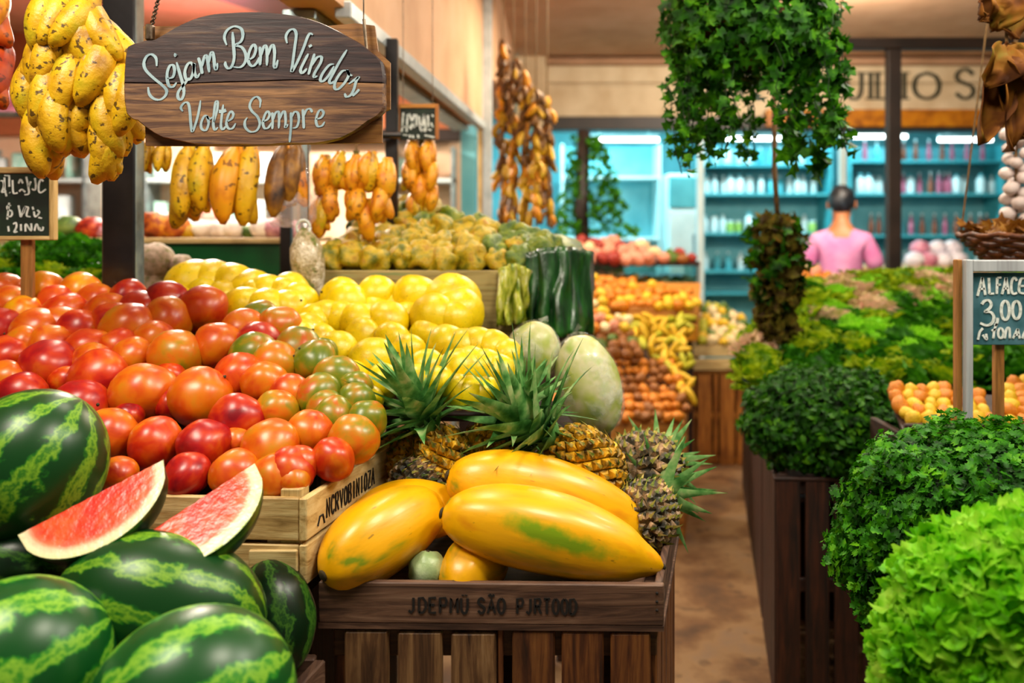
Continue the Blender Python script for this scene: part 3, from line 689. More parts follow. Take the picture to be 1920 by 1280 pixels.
# bin
t = thing('melon_bin', 'worn brown wooden bin holding the watermelons', 'bin', (-.6, 1.3, 0))
p1 = Vector((-.345, 1.49, .80)); p0 = Vector((-.496, .90, .80)); dv = p1 - p0
build(MB().box(p0 - Vector((0, 0, .16)), dv, (.02, 0, 0), (0, 0, .16), .003), 'side_board', M['tray_wood_y'], t)
build(MB().box(p0 - Vector((0, 0, .36)), dv, (.02, 0, 0), (0, 0, .17), .003), 'side_board', M['tray_wood_y'], t)
build(MB().box((p1.x - 1.3, 1.49, .42), (1.3, 0, 0), (0, .02, 0), (0, 0, .38), .003), 'back_board', M['tray_wood_x'], t)
build(MB().box((p0.x - 1.1, .9, .60), (1.1, 0, 0), (.151, .59, 0), (0, 0, .03)), 'bottom', M['tray_wood_x'], t)
build(MB().box((p0.x - 1.1, 1.25, .63), (1.10, 0, 0), (.05, .22, .22), (0, 0, .02)), 'sloped_shelf', M['tray_wood_x'], t)
for x, y in ((p0.x - .04, .92), (p1.x - .06, 1.44), (p0.x - 1.05, .92), (p1.x - 1.25, 1.44)): build(MB().abox(x, x + .04, y, y + .04, 0, .6, .003), 'leg', M['tray_wood_x'], t)
# ================================================================== mango crate, papaya tray, slatted stand
AX = Vector((.256, 1, 0)).normalized()                 # direction of the aisle
def nails(mb, pts, nrm, r=.003):
    for p in pts: mb.ball(p, r, 8, 5)
A0 = at(575, 935, 1.5); A0.z = 1.077                     # near corner of the pale crate, top
LEN = .40
t = mango_crate = thing('mango_crate', 'pale wooden crate with stencilled side, heaped with mangoes', 'crate', (A0.x, 1.5, .925))
X1 = Vector((1, 0, 0)); fr = Vector((1, -.06, 0)).normalized()
# front boards run off to the picture's edge side
for z0, z1 in ((1.002, 1.077), (.925, .995)):
    build(MB().box(A0 - fr * .98 + Vector((0, 0, z0 - 1.077)), fr * .966, Vector((0, .012, 0)), (0, 0, z1 - z0), .002), 'front_board', M['pale_wood_x'], t)
    sb = build(MB().box(A0 + Vector((-.014, 0, z0 - 1.077)), (.014, 0, 0), AX * LEN, (0, 0, z1 - z0), .002), 'side_board', M['pale_wood_y'], t)
    if z0 > 1: side_board = sb
build(MB().box(A0 + Vector((-.05, .013, -.155)), (.036, 0, 0), (.009, .03, 0), (0, 0, .168), .002), 'corner_post', M['pale_wood_z'], t)
build(MB().box(A0 + AX * (LEN - .04) + Vector((-.05, 0, -.155)), (.036, 0, 0), AX * .03, (0, 0, .165), .002), 'corner_post', M['pale_wood_z'], t)
build(MB().box(A0 + Vector((-.10, .0, -.15)), (.085, 0, 0), (0, -.008, 0), (0, 0, .062), .002), 'corner_patch', M['pale_wood_x'], t)
build(MB().box(A0 + AX * LEN - fr * .98 + Vector((0, 0, -.155)), fr * .98, (0, .012, 0), (0, 0, .15), .002), 'back_board', M['pale_wood_x'], t)
build(MB().box(A0 - fr * .98 + Vector((0, .012, -.152)), fr * .96, AX * LEN, (0, 0, .01)), 'bottom', M['pale_wood_x'], t)
nr = Vector((AX.y, -AX.x, 0))
lettering('NCRVOBINIOZA', A0 + AX * .075 + Vector((.0005, 0, -.058)), AX, (0, 0, 1), .034, .0185, .0125, .0035, nr, 'stencil_lettering', M['stencil'], t)
build(MB().tube([A0 + AX * .04 + Vector((.001, 0, -.062)), A0 + AX * .048 + Vector((.001, 0, -.047)), A0 + AX * .06 + Vector((.001, 0, -.047)), A0 + AX * .066 + Vector((.001, 0, -.064))], .0018, 6), 'stencil_mark', M['stencil'], t)
# sloping display boards that carry the fruit
def deck(name, label, x0, x1, y0, z0, y1, z1, skew=.256, m=None, legs=True, thick=.02, base=lambda x, y: 0.0):
    """sloping board from (y0, z0) up to (y1, z1) on legs"""
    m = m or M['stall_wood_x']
    t = thing(name, label, 'display stand', ((x0+x1)/2, y0, 0)); dx = skew * (y1 - y0)
    build(MB().box((x0, y0, z0 - thick), (x1 - x0, 0, 0), (dx, y1 - y0, z1 - z0), (0, 0, thick), .003), 'sloping_board', m, t)
    if legs:
        for u in (.03, .97):
            for v in (.04, .96):
                x = x0 + (x1 - x0) * u + dx * v; y = y0 + (y1 - y0) * v; z = z0 + (z1 - z0) * v - thick
                build(MB().abox(x - .025, x + .025, y - .02, y + .02, base(x, y), z + .004), 'leg', m, t)
    return t
SL = .41
deck('fruit_stand', 'sloping dark board under the outer half of the mango heap', -1.5, -1.04, 1.53, 1.05, 2.30, 1.05 + SL * .77, 0, base=lambda x, y: .936 if y < 1.9 else 0)
deck('fruit_stand', 'sloping dark board under the aisle half of the mango heap', -1.03, -.46, 1.54, 1.05, 1.87, 1.05 + SL * .33, .10, base=lambda x, y: .936)

# mangoes: (px, py, radius px, kind)
MG = [l.split() for l in '''632 870 34 RO;598 905 30 O;222 890 34 O;347 894 43 R;437 890 46 O;536 903 47 GO;585 877 42 RO;614 862 38 RO;205 817 49 O;291 831 48 RO;383 834 48 R;506 843 53 O
562 818 42 O;652 834 44 GO;605 795 38 G;680 800 36 G;150 765 50 R;270 738 57 O;377 745 55 O;447 788 49 R;502 775 40 GO;527 762 37 O
556 745 42 G;608 757 36 G;618 722 42 G;94 688 50 R;188 710 52 RO;40 738 42 R;16 712 36 O;14 668 40 RO;165 655 40 RO;172 682 37 O
250 670 36 O;330 668 50 GO;394 652 45 O;421 642 42 O;444 634 41 R;470 624 41 GO;494 616 36 G;432 715 46 RO;456 710 42 O;484 702 43 GO
503 682 45 G;532 672 42 G;555 664 40 G;240 620 48 O;286 608 43 O;342 592 46 RO;312 575 42 R;68 622 44 O;150 620 40 RO;118 590 40 RO
203 587 38 O;262 580 38 R;14 622 42 R;82 547 36 Y;150 547 36 Y;120 565 34 RO;178 566 34 O;212 562 34 R;22 572 36 O;50 580 34 Y
8 545 34 O;105 600 36 O;228 600 40 RO;285 642 38 O;110 640 38 O;50 655 38 O;215 655 36 RO;-30 690 45 O;-30 640 42 RO;-25 590 40 R
645 762 34 G;662 738 32 G;585 700 34 G;120 735 36 RO;230 705 32 R;325 718 34 RO;335 785 34 R;440 850 34 O;250 800 34 R;110 800 40 R;195 860 34 O'''.replace('\n', ';').split(';')]
kmap = {'R': ('mango_red', 'deep red'), 'RO': ('mango_redorange', 'red-orange'), 'O': ('mango_orange', 'orange'), 'GO': ('mango_greenorange', 'green-blushed orange'), 'G': ('mango_green', 'green'), 'Y': ('mango_gold', 'golden')}
mango_me = {}
for k, (m, _) in kmap.items():
    mango_me[k] = [lump(.09, 1.3, i + ord(k[0]), (1, .96, .93), 22, 14, .05).mesh('mango', M[m]) for i in range(3)]
def rows_label(items, noun, tail, start, bands):
    """items: (obj, px, py, adjective); fruit are sorted into rows by py and counted along each row"""
    items = sorted(items, key=lambda i: -i[2]); n = len(items); rows = [[] for _ in range(bands)]
    for i, it in enumerate(items): rows[min(bands - 1, i * bands // n)].append(it)
    for r, row in enumerate(rows):
        row.sort(key=lambda i: i[1])
        for c, (o, px, py, adj) in enumerate(row):
            o['label'] = '%s %s %s, row %d up, %s from %s' % (adj, noun, tail, r + 1, ordl(c), start)
rnd = random.Random(11); items = []; placed = []
for idx, (px, py, r, k) in enumerate(MG):
    px, py, r = float(px), float(py), float(r)
    hidden = idx >= 74
    Y = plane_Y(py, 1.55, 1.10, SL) + (.07 if hidden else 0); rr = r * Y / F * (1.12 if not hidden else .9); c = at(px, py, Y)
    for _ in range(3):
        for q, qr in placed:
            d = c - q; L = d.length
            if 0 < L < (rr + qr) * .78:
                c += d / L * ((rr + qr) * .78 - L) * .4 * (Vector((.25, 1, .25)).dot(Vector((1,1,1)))/1.5)
                c.z = max(c.z, 1.05 + SL * (c.y - 1.53) + .03)
    if c.y - rr < 1.515: c.y = 1.515 + rr
    if c.x + rr > A0.x + .256 * (c.y - 1.5) - .016 and c.z - rr < 1.077 and c.y < 1.88: c.x = A0.x + .256 * (c.y - 1.5) - .016 - rr
    placed.append((c.copy(), rr))
    o = with_stem('mango', rnd.choice(mango_me[k]), 'x', 'mango', c, rr, 'mangoes heaped in the pale crate', (rnd.uniform(1.9, 3.6) if rnd.random() < .8 else rnd.uniform(.6, 1.5), rnd.uniform(-.6, .6), rnd.uniform(0, 6)), (1, rnd.uniform(.94, 1.02), rnd.uniform(.92, 1.05)), .93)
    items.append((o, px, py, kmap[k][1]))
rows_label(items, 'mango', 'from the crate front', "the picture's edge", 9)
# leaf scrap between the mangoes
p = at(443, 856, 1.575)
mb = MB(); vs = [p + Vector((x * .020, -.004 * math.cos(x * 3), z * .012)) for x in (-1, -.5, 0, .5, 1) for z in (-1 + .5 * abs(x), 1 - .4 * abs(x))]
mb.add(vs, [(0, 2, 3, 1), (2, 4, 5, 3), (4, 6, 7, 5), (6, 8, 9, 7)]); tag(build(mb, 'leaf_scrap', M['mango_gold'], smooth=True), 'small yellow leaf scrap caught between the front mangoes', 'leaf')

# ---------------------------------------------------------------- yellow fruit
YF = [l.split() for l in '''362 544 54;400 540 52;436 544 48;468 550 44;500 556 42;530 560 38;298 588 38;330 575 38;430 588 36;462 586 46;500 588 46;536 584 40;560 566 36;545 545 34
650 572 42;640 560 40;705 556 40;778 558 44;848 566 54;862 586 46;815 596 46;850 600 38;725 604 42;674 606 40;640 600 36;612 598 38;590 605 36;575 618 34
560 645 46;632 660 40;700 676 46;548 665 38;765 660 34;735 640 36;838 648 40;868 652 40;896 652 40;924 656 38;948 668 34;858 692 40;884 690 40;910 692 38;936 698 34
860 735 34;885 738 34;910 738 32;820 720 36;800 690 36;780 720 36;600 640 34;680 630 34;660 710 34;720 715 34;590 690 34;690 750 30
380 560 40;420 560 36;480 560 38;620 620 34;760 600 34;800 630 36;700 585 34;740 575 34'''.replace('\n', ';').split(';')]
yel_me = [lump(.06, 1.2, i, (1, 1, .93), 22, 14, .05).mesh('yellow_fruit', M['yellow_skin']) for i in range(4)]
deck('fruit_stand', 'sloping dark board under the heap of yellow fruit', -1.0, -.02, 1.95, 1.13, 2.56, 1.13 + .35 * .61, -.14)
items = []; placed = []
for idx, (px, py, r) in enumerate(YF):
    px, py, r = float(px), float(py), float(r); hidden = idx >= 58
    Y = plane_Y(py, 2.0, 1.2375, .35) + (.06 if hidden else 0); rr = r * Y / F * 1.03; c = at(px, py, Y)
    o = with_stem('yellow_fruit', rnd.choice(yel_me), 'x', 'fruit', c, rr, 'yellow fruit heaped behind the mangoes', (rnd.uniform(1.9, 3.6) if rnd.random() < .7 else rnd.uniform(.8, 1.6), rnd.uniform(-.8, .8), rnd.uniform(0, 6)), (1, 1, rnd.uniform(.95, 1.1) if idx > 13 else 1.15), .93)
    items.append((o, px, py, 'round yellow' if idx > 13 else 'long yellow'))
rows_label(items, 'fruit', 'behind the mangoes', 'the steel post', 7)

# ---------------------------------------------------------------- papaya tray and the slatted stand under it
T0 = at(597, 1088, 1.5); TZ = .931; T0.z = TZ; TW = .607; TD = .50
t = thing('papaya_tray', 'dark wooden tray stencilled on its front board, holding papayas and pineapples', 'tray', (T0.x, 1.5, .857))
build(MB().box(T0 + Vector((0, 0, -.072)), (TW, 0, -.006), (.003, .014, 0), (0, 0, .072), .002), 'front_board', M['tray_wood_x'], t)
build(MB().box(T0 + Vector((TW - .014, .014, -.078)), (.014, 0, 0), AX * TD, (0, 0, .072), .002), 'side_board', M['tray_wood_y'], t)
build(MB().box(T0 + Vector((.002, .014, -.075)), (.012, 0, 0), AX * TD, (0, 0, .06), .002), 'side_board', M['tray_wood_y'], t)
build(MB().box(T0 + AX * TD + Vector((0, .014, -.075)), (TW, 0, 0), (.003, .014, 0), (0, 0, .10), .002), 'back_board', M['tray_wood_x'], t)
build(MB().box(T0 + Vector((0, .0, -.082)), (TW, 0, -.006), AX * (TD + .02), (0, 0, .010)), 'bottom', M['tray_wood_x'], t)
L0 = T0 + Vector((0, -.0006, -.052))
def tx(px): return L0 + Vector(((px - 597) / 1600 * 1.5, 0, -.006 * (px - 597) / 645))
for txt, px, adv, wd_ in (('JDEPMU:', 766, .0185, .0125), ('SA~O', 896, .0175, .0125), ('PJRTOOD', 970, .0155, .011)):
    lettering(txt, tx(px), (1, 0, -.01), (0, 0, 1), .026, adv, wd_, .0046, (0, -1, 0), 'stencil_lettering', M['stencil'], t, .0008)
mb = MB()
for dz in (-.02, -.035, -.05): mb.ball(T0 + Vector((TW - .012, 0, dz)), .0025, 8, 5)
build(mb, 'nail_heads', M['stencil'], t)
# slatted stand
G0 = Vector((T0.x + .022, 1.502, 0)); GZ = .853
t = thing('slatted_crate', 'weathered slatted crate standing under the papaya tray', 'crate', (G0.x, 1.502, 0))
for i, (a, b, m) in enumerate(((645, 727, 'slat_wood_z'), (745, 828, 'slat_wood_z'), (845, 930, 'slat_wood_z'), (960, 1040, 'slat_red_z'), (1053, 1132, 'slat_red_z'), (1145, 1220, 'slat_red_z'))):
    x0, x1 = at(a, 0, 1.5).x, at(b, 0, 1.5).x; top = GZ - .010 - .002 * (i % 3)
    sl = build(MB().box((x0, 1.502, 0), (x1 - x0, 0, 0), (.002, .016, 0), (0, 0, top), .003), 'slat', M[m], t)
    mb = MB()
    for u in (.3, .7): mb.ball((x0 + (x1 - x0) * u, 1.502, top - .022 - .006 * ((i + int(u * 10)) % 2)), .0035, 8, 5)
    build(mb, 'nail_heads', M['stencil'], sl)
bx = at(933, 0, 1.5).x; build(MB().box((bx, 1.506, .735), (.010, 0, 0), (0, .012, 0), (0, 0, .112), .002), 'batten', M['slat_red_z'], t)
for z in (.79, .35, .06): build(MB().box((G0.x, 1.520, z), (TW - .03, 0, 0), (0, .02, 0), (0, 0, .05), .003), 'front_rail', M['slat_wood_x'], t)
for a, b in ((0, 0), (1, 0), (0, 1), (1, 1)):
    p = G0 + Vector(((TW - .06) * a, .022, 0)) + AX * (TD - .03) * b
    build(MB().box(p, (.03, 0, 0), (.008, .03, 0), (0, 0, GZ - .006), .003), 'corner_post', M['slat_red_z'], t)
for i in range(5):
    p = G0 + Vector((TW - .035, .06, 0)) + AX * (.085 * i)
    build(MB().box(p, (.014, 0, 0), AX * .07, (0, 0, GZ - .012), .003), 'slat', M['slat_red_z'], t)
# the counter under crate and bin side
t = thing('counter_box', 'dark plank counter under the pale mango crate', 'counter', (-.9, 1.55, 0))
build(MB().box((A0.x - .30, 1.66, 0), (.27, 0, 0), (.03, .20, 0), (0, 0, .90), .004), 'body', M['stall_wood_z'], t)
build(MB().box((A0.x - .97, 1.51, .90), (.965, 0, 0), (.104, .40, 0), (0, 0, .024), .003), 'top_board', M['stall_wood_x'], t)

# papayas
def papaya_mesh(seed, L, R, fat=.40, bend=.02):
    n, k = 40, 26; vs, fs = [], []; rr = random.Random(seed); ph = rr.uniform(0, 6)
    for i in range(n + 1):
        u = i / n
        v_ = u ** (math.log(.5) / math.log(fat)); w_ = max(0, 1 - abs(2 * v_ - 1) ** 2.15) ** .62
        if u > .84: w_ *= 1 - .13 * math.sin((u - .84) / .16 * PI)
        x = (u - .5) * L; bz = bend * math.sin(PI * u)
        for j in range(k):
            a = 2 * PI * j / k
            r = R * w_ * (1 + .032 * math.cos(5 * a + ph) + .02 * noise.noise(Vector((u * 3 + seed, math.cos(a), math.sin(a)))))
            vs.append((x, r * math.cos(a), r * math.sin(a) + bz))
    for i in range(n):
        for j in range(k): j2 = (j + 1) % k; fs.append((i*k+j, i*k+j2, (i+1)*k+j2, (i+1)*k+j))
    return MB().add(vs, fs)
def streak_mat():
    m = M['papaya_skin'].copy(); m.name = 'papaya_streaked'; nt = m.node_tree; b = nt.nodes['Principled BSDF']; base = b.inputs['Base Color'].links[0].from_socket
    tc = N(nt, 'ShaderNodeTexCoord'); mp = N(nt, 'ShaderNodeMapping', vector_type='TEXTURE'); mp.inputs['Location'].default_value = (-.005, -.058, .045); mp.inputs['Scale'].default_value = (.13, .05, .022); mp.inputs['Rotation'].default_value = (0, .10, 0)
    nt.links.new(tc.outputs['Object'], mp.inputs[0]); ln = N(nt, 'ShaderNodeVectorMath', operation='LENGTH'); nt.links.new(mp.outputs[0], ln.inputs[0])
    n = noise_t(nt, tc.outputs['Object'], 40, 3); ad = N(nt, 'ShaderNodeMath', operation='ADD'); nt.links.new(n, ad.inputs[0]); nt.links.new(ln.outputs['Value'], ad.inputs[1])
    f = spread(nt, ad.outputs[0], 1.5, .9); nt.links.new(mixc(nt, f, base, '7c9a0c'), b.inputs['Base Color']); return m
M['papaya_streaked'] = streak_mat()
def papaya(px, py, Y, L, R, xdir, label, seed, fat=.38, zd=(0, 0, 1), bend=.01):
    c = at(px, py, Y); t = thing('papaya', label, 'papaya', M=Matrix.Translation(c) @ frame(xdir, zd))
    tag(t, group='papayas in the tray')
    build(papaya_mesh(seed, L, R, fat, bend), 'skin', M['papaya_streaked' if seed == 3 else 'papaya_skin'], t, True, Matrix())
    s = build(MB().lathe([(.010, 0), (.011, .002), (.007, .0045), (.003, .0055)], 10), 'stem_scar', M['stem_dark'], t, True, Matrix.Translation((-L/2 + .003, 0, 0)) @ Euler((0, -PI/2, 0)).to_matrix().to_4x4())
    build(MB().lathe([(.006, 0), (.005, .004), (.002, .006)], 8), 'blossom_tip', M['stem_dark'], t, True, Matrix.Translation((L/2 - .003, 0, 0)) @ Euler((0, PI/2, 0)).to_matrix().to_4x4())
papaya(1036, 1012, 1.575, .425, .074, (.413, .0, -.10), 'largest papaya across the tray front, with a green streak', 3, .43, (0, -.25, 1), .012)
papaya(1046, 955, 1.70, .47, .082, (.40, .05, -.14), 'big plain yellow papaya behind the green-streaked one', 7, .43, (0, 0, 1), .014)
papaya(726, 1004, 1.60, .30, .074, (.17, .19, .055), 'ribbed yellow papaya at the crate end with its dark stem end showing', 12, .46)
papaya(772, 968, 1.70, .25, .062, (.2, .03, .01), 'papaya mostly hidden behind the ribbed one', 15, .45)
papaya(893, 1068, 1.60, .20, .056, (.10, .25, -.02), 'papaya low in the tray under the green-streaked one', 18, .45)
p = at(802, 1068, 1.57)
o = build(MB().ball(p, (.036, .03, .034), 18, 12, fn=lambda d: 1 + .14 * noise.noise(d * 2.3)), 'chayote', mat('chayote', ['7a9a5c', 'a8c088', 'c4d4a8'], 20, .4, bmp=.3), smooth=True, origin=p)
tag(o, 'pale green crinkled chayote in the gap between two papayas', 'vegetable'); link('stem_scar', stem_me[0], o, Matrix.Translation((0, 0, .03)) @ Matrix.Scale(.06, 4))
# ================================================================== pineapples
def pine_body_mesh(seed, L, R, m):
    """egg body of about 140 raised diamond eyes, each with a small bract, set in spirals along local X"""
    mb = MB(); rr = random.Random(seed)
    mb.ball((0, 0, 0), (L * .96, R * .93, R * .93), 24, 16)
    n = 150; ga = PI * (3 - math.sqrt(5))
    for i in range(n):
        u = -1 + 2 * (i + .5) / n; a = i * ga
        rad = math.sqrt(1 - abs(u) ** 2.6)
        nx = u * .9; d = Vector((nx, rad * math.cos(a), rad * math.sin(a))).normalized()
        c = Vector((u * L, rad * R * math.cos(a), rad * R * math.sin(a)))
        tx_ = (Vector((1, 0, 0)) - d * d.x); tx_ = tx_.normalized() if tx_.length > .05 else d.orthogonal()
        ty = d.cross(tx_); s = R * .20 * (.75 + .35 * rad)
        pts = [c + tx_ * s * 1.05, c + ty * s, c - tx_ * s * 1.05, c - ty * s]
        mid = [c + (q - c) * .55 + d * s * .42 for q in pts]
        pts = [q - d * s * .25 for q in pts]
        tip = c + d * s * .52 + tx_ * s * .2
        mb.add(pts + mid + [tip], [(0,1,5,4),(1,2,6,5),(2,3,7,6),(3,0,4,7),(4,5,8),(5,6,8),(6,7,8),(7,4,8)])
        b = c + d * s * .5                                       # bract
        mb.add([b - ty * s * .3 - tx_ * s * .5, b + ty * s * .3 - tx_ * s * .5, b + d * s * rr.uniform(.35, .8) + tx_ * s * .9], [(0, 1, 2)], 1)
    return mb
def blade(mb, base, d, up, L, w_, curl, mi=0, seg=7):
    """one stiff pointed leaf from base along d, bending towards -up, folded along its middle"""
    d = d.normalized(); sd = d.cross(up); sd = sd.normalized() if sd.length > 1e-3 else d.orthogonal(); nrm = sd.cross(d)
    vs = []; p = base.copy(); dd = d.copy()
    for i in range(seg + 1):
        t = i / seg; ww = w_ * (1 - t ** 1.5) * (.75 + .25 * math.sin(PI * min(1, t * 2.2)))
        nn = sd.cross(dd).normalized()
        vs += [p - sd * ww + nn * ww * .35, p.copy(), p + sd * ww + nn * ww * .35]
        dd = (dd - nrm * curl / seg).normalized(); p = p + dd * L / seg
    fs = []
    for i in range(seg): a = i * 3; fs += [(a, a+1, a+4, a+3), (a+1, a+2, a+5, a+4)]
    mb.add(vs, fs, mi)
def pine_crown(seed, L, n=46, spread_=1.25):
    n = int(n * .8); mb = MB(); rr = random.Random(seed); ga = PI * (3 - math.sqrt(5))
    for i in range(n):
        t = i / n; a = i * ga + rr.uniform(-.2, .2); tilt = spread_ * (1 - t) ** .75 + .08 + rr.uniform(-.06, .06)
        d = Vector((math.cos(tilt), math.sin(tilt) * math.cos(a), math.sin(tilt) * math.sin(a)))
        base = Vector((.012 + .05 * t, .018 * (1 - t) * math.cos(a), .018 * (1 - t) * math.sin(a)))
        l = L * (.55 + .45 * math.sin(PI * (.15 + .7 * t))) * rr.uniform(.8, 1.1)
        blade(mb, base, d, Vector((1, 0, 0)), l, L * .125 * rr.uniform(.8, 1.15), rr.uniform(.1, .65) * (1.3 - t))
    for i in range(16):                                        # short scale leaves at the base
        a = i * ga; d = Vector((.75, math.cos(a), math.sin(a)))
        blade(mb, Vector((.0, .02 * math.cos(a), .02 * math.sin(a))), d, Vector((1, 0, 0)), L * .22, L * .085, -.6, 0, 4)
    return mb
def pineapple(px, py, Y, L, R, axis, label, m, seed, crown=.16, n=46, spread_=1.25):
    c = at(px, py, Y); x = Vector(axis).normalized()
    t = thing('pineapple', label, 'pineapple', M=Matrix.Translation(c) @ frame(x, (0, -.4, 1) if abs(x.z) < .9 else (0, -1, 0)))
    tag(t, group='pineapples at the back of the tray')
    build(pine_body_mesh(seed, L, R, m), 'body', [m, M['pine_bract']], t, False, Matrix())
    if crown: build(pine_crown(seed + 5, crown, n, spread_), 'crown', M['pine_leaf'], t, True, Matrix.Translation((L * .93, 0, 0)))
PB, PD = M['pine_body'], M['pine_dark']
pineapple(1098, 868, 1.80, .088, .066, (-.62, -.05, .45), 'yellow-brown pineapple with the tallest upright crown', PB, 1, .225, 52, 1.2)
pineapple(1208, 884, 1.92, .105, .082, (.35, .85, -.10), 'large grey-brown pineapple at the aisle end, crown turned away', PD, 2, .13, 40)
pineapple(1210, 965, 1.74, .072, .062, (.42, .9, .12), 'small dark pineapple lying base-first at the tray corner', PD, 3, .14, 40)
pineapple(838, 872, 1.82, .085, .062, (-.40, .0, .80), 'pineapple with an upright crown nearest the mango crate', PB, 4, .20, 50, 1.25)
pineapple(905, 862, 1.86, .085, .064, (.35, -.06, .55), 'pineapple half hidden behind the big papaya, crown in the middle of the row', PB, 6, .17, 46, 1.35)
pineapple(765, 862, 1.90, .09, .058, (-.3, .6, -.05), 'straw-coloured pineapple squeezed in beside the pale crate', PB, 8, .10, 34, 1.4)
pineapple(788, 905, 1.78, .065, .05, (.9, .3, -.1), 'dark little pineapple behind the ribbed papaya', PD, 9, .08, 30, 1.3)
t = deck('pineapple_shelf', 'low dark riser under the pineapples', T0.x + .06, T0.x + TW - .02, 1.62, .865, 2.0, .90, .256, M['tray_wood_x'], False, .014)
# plastic-wrapped melons behind them
wrap = plasticmat('cling_wrap', 'eef0e4', .04)
wm = mat('wrapped_rind', ['6a8a10', 'a4b048', 'c8c494', '8ab028'], 9, .4)
for (px, py, Y, r, ax, lab) in ((1000, 660, 2.15, (.066, .062, .078), (.2, 0, 1), 'small cream melon in clear plastic beside the yellow fruit'), (1104, 722, 2.12, (.080, .076, .128), (-.28, 0, 1), 'tall plastic-wrapped pale green melon behind the pineapples')):
    c = at(px, py, Y); t = thing('wrapped_melon', lab, 'melon', M=Matrix.Translation(c) @ frame((1, 0, -ax[0]), ax))
    build(MB().ball((0, 0, 0), r, 26, 18, fn=lambda d: 1 + .04 * noise.noise(d * 2)), 'melon', wm, t, True, Matrix())
    build(MB().ball((0, 0, 0), [x * 1.06 for x in r], 40, 28, fn=lambda d: 1 + .035 * noise.noise(d * 5) + .02 * noise.noise(d * 13)), 'plastic_wrap', wrap, t, True, Matrix())
    build(MB().tube([(0, 0, r[2] * 1.03), (.006, 0, r[2] * 1.1), (.02, 0, r[2] * 1.16)], [.008, .004, .009], 7), 'twisted_knot', wrap, t, True, Matrix())
deck('fruit_stand', 'dark ledge under the plastic-wrapped melons', -.02, .22, 2.05, 1.02, 2.25, 1.10, .1)
# ================================================================== second tier: box of knobbly yellow-green quinces
Q0 = at(600, 508, 2.6); Q1 = at(1000, 505, 2.6)
t = thing('fruit_box', 'long weathered green-edged wooden box of knobbly yellow-green fruit', 'box', ((Q0.x + Q1.x) / 2, 2.6, 1.22))
build(MB().box((Q0.x, 2.6, 1.22), (Q1.x - Q0.x, 0, 0), (.004, .016, 0), (0, 0, .205), .003), 'front_board', M['box_wood'], t)
for x in (Q0.x, Q1.x - .016): build(MB().box((x, 2.617, 1.22), (.016, 0, 0), (0, .55, 0), (0, 0, .20), .003), 'side_board', M['box_wood'], t)
build(MB().box((Q0.x, 2.62, 1.21), (Q1.x - Q0.x, 0, 0), (0, .55, 0), (0, 0, .012)), 'bottom', M['box_wood'], t)
build(MB().box((Q0.x, 2.62, 1.38), (Q1.x - Q0.x, 0, 0), (.0, .42, .155), (0, 0, .02)), 'sloping_board', M['stall_wood_x'], t)
for x in (Q0.x + .05, Q1.x - .1):
    for y in (2.68, 3.05): build(MB().abox(x, x + .05, y, y + .05, 0, 1.21, .003), 'leg', M['stall_wood_z'], t)
q_me = [lump(.5, 1.4, i + 40, (1, .9, .92), 22, 15).mesh('quince', M['quince_skin']) for i in range(4)]
qg_me = [lump(.5, 1.4, i + 50, (1, .9, .92), 22, 15).mesh('quince_green', M['quince_green']) for i in range(3)]
rnd = random.Random(21); items = []
for row in range(9):
    py = 487 - row * 13 + (3 if row > 5 else 0)
    lo = 612 + row * 15 if row < 5 else 660 + (row - 4) * 14
    hi = 1010 + (row < 5) * 14 * min(row, 3) - max(0, row - 3) * 45
    px = lo + rnd.uniform(0, 15)
    while px < hi:
        r = rnd.uniform(24, 32) * (1 - row * .02); yy = py + rnd.uniform(-4, 4) + max(0, (px - 900)) * .12 * (row > 2)
        Y = plane_Y(yy, 2.66, 1.45, .36); c = at(px, yy, Y); g = (px > 930 + rnd.uniform(-80, 60)) or (row >= 5 and rnd.random() < .55)
        o = with_stem('quince', rnd.choice(qg_me if g else q_me), 'x', 'fruit', c, r * Y / F, 'knobbly fruit in the long box', (rnd.uniform(-1.2, 1.2), rnd.uniform(-1.2, 1.2), rnd.uniform(0, 6)), (1, 1, rnd.uniform(1, 1.3)), .9)
        items.append((o, px, yy, 'green' if g else 'yellow-green')); px += r * rnd.uniform(1.35, 1.65)
rows_label(items, 'knobbly fruit', 'in the long box', 'the net bag', 8)
# leafy greens draped over the aisle end of the box
def drape(name, label, cat, px0, px1, top, bot, Y, m, folds, depth, bow=.16):
    a, b, c = at(px0, top, Y), at(px1, top, Y), at(px0, bot, Y); nu, nv = 48, 14; vs, fs = [], []
    for j in range(nv + 1):
        for i in range(nu + 1):
            u, v = i / nu, j / nv; k = noise.noise(Vector((u * 6, v * 2, px0)))
            vs.append(Vector((a.x + (b.x - a.x) * u + .012 * k * (1 + v), Y - depth * math.sin(PI * min(1, u * .9 + .1)) * (.35 + .65 * v) + .05 * noise.noise(Vector((u * folds * 1.5, v * 1.3, px0 * .7))) * (.4 + v) + .006 * math.sin(u * folds * 6.28 + 3 * v + 4 * noise.noise(Vector((u * 3, v * 2, 5)))) + bow * u * u, a.z + (c.z - a.z) * v * (1 + .12 * k) + .02 * math.sin(PI * u))))
    for j in range(nv):
        for i in range(nu): q = j * (nu + 1) + i; fs.append((q, q + 1, q + nu + 2, q + nu + 1))
    o = build(MB().add(vs, fs), name, m, smooth=True); sm = o.modifiers.new('thickness', 'SOLIDIFY'); sm.thickness = .004
    return tag(o, label, cat)
drape('leaf_cover', 'dark green banana-leaf cover hanging over the aisle end of the long box', 'leaf cover', 985, 1122, 474, 640, 2.62, mat('cover_leaf', ['041c06', '0c3c10', '245c1c'], 18, .3, 4, stretch=(2, 1, .5), coat=.3, bmp=.5), 5, .07)
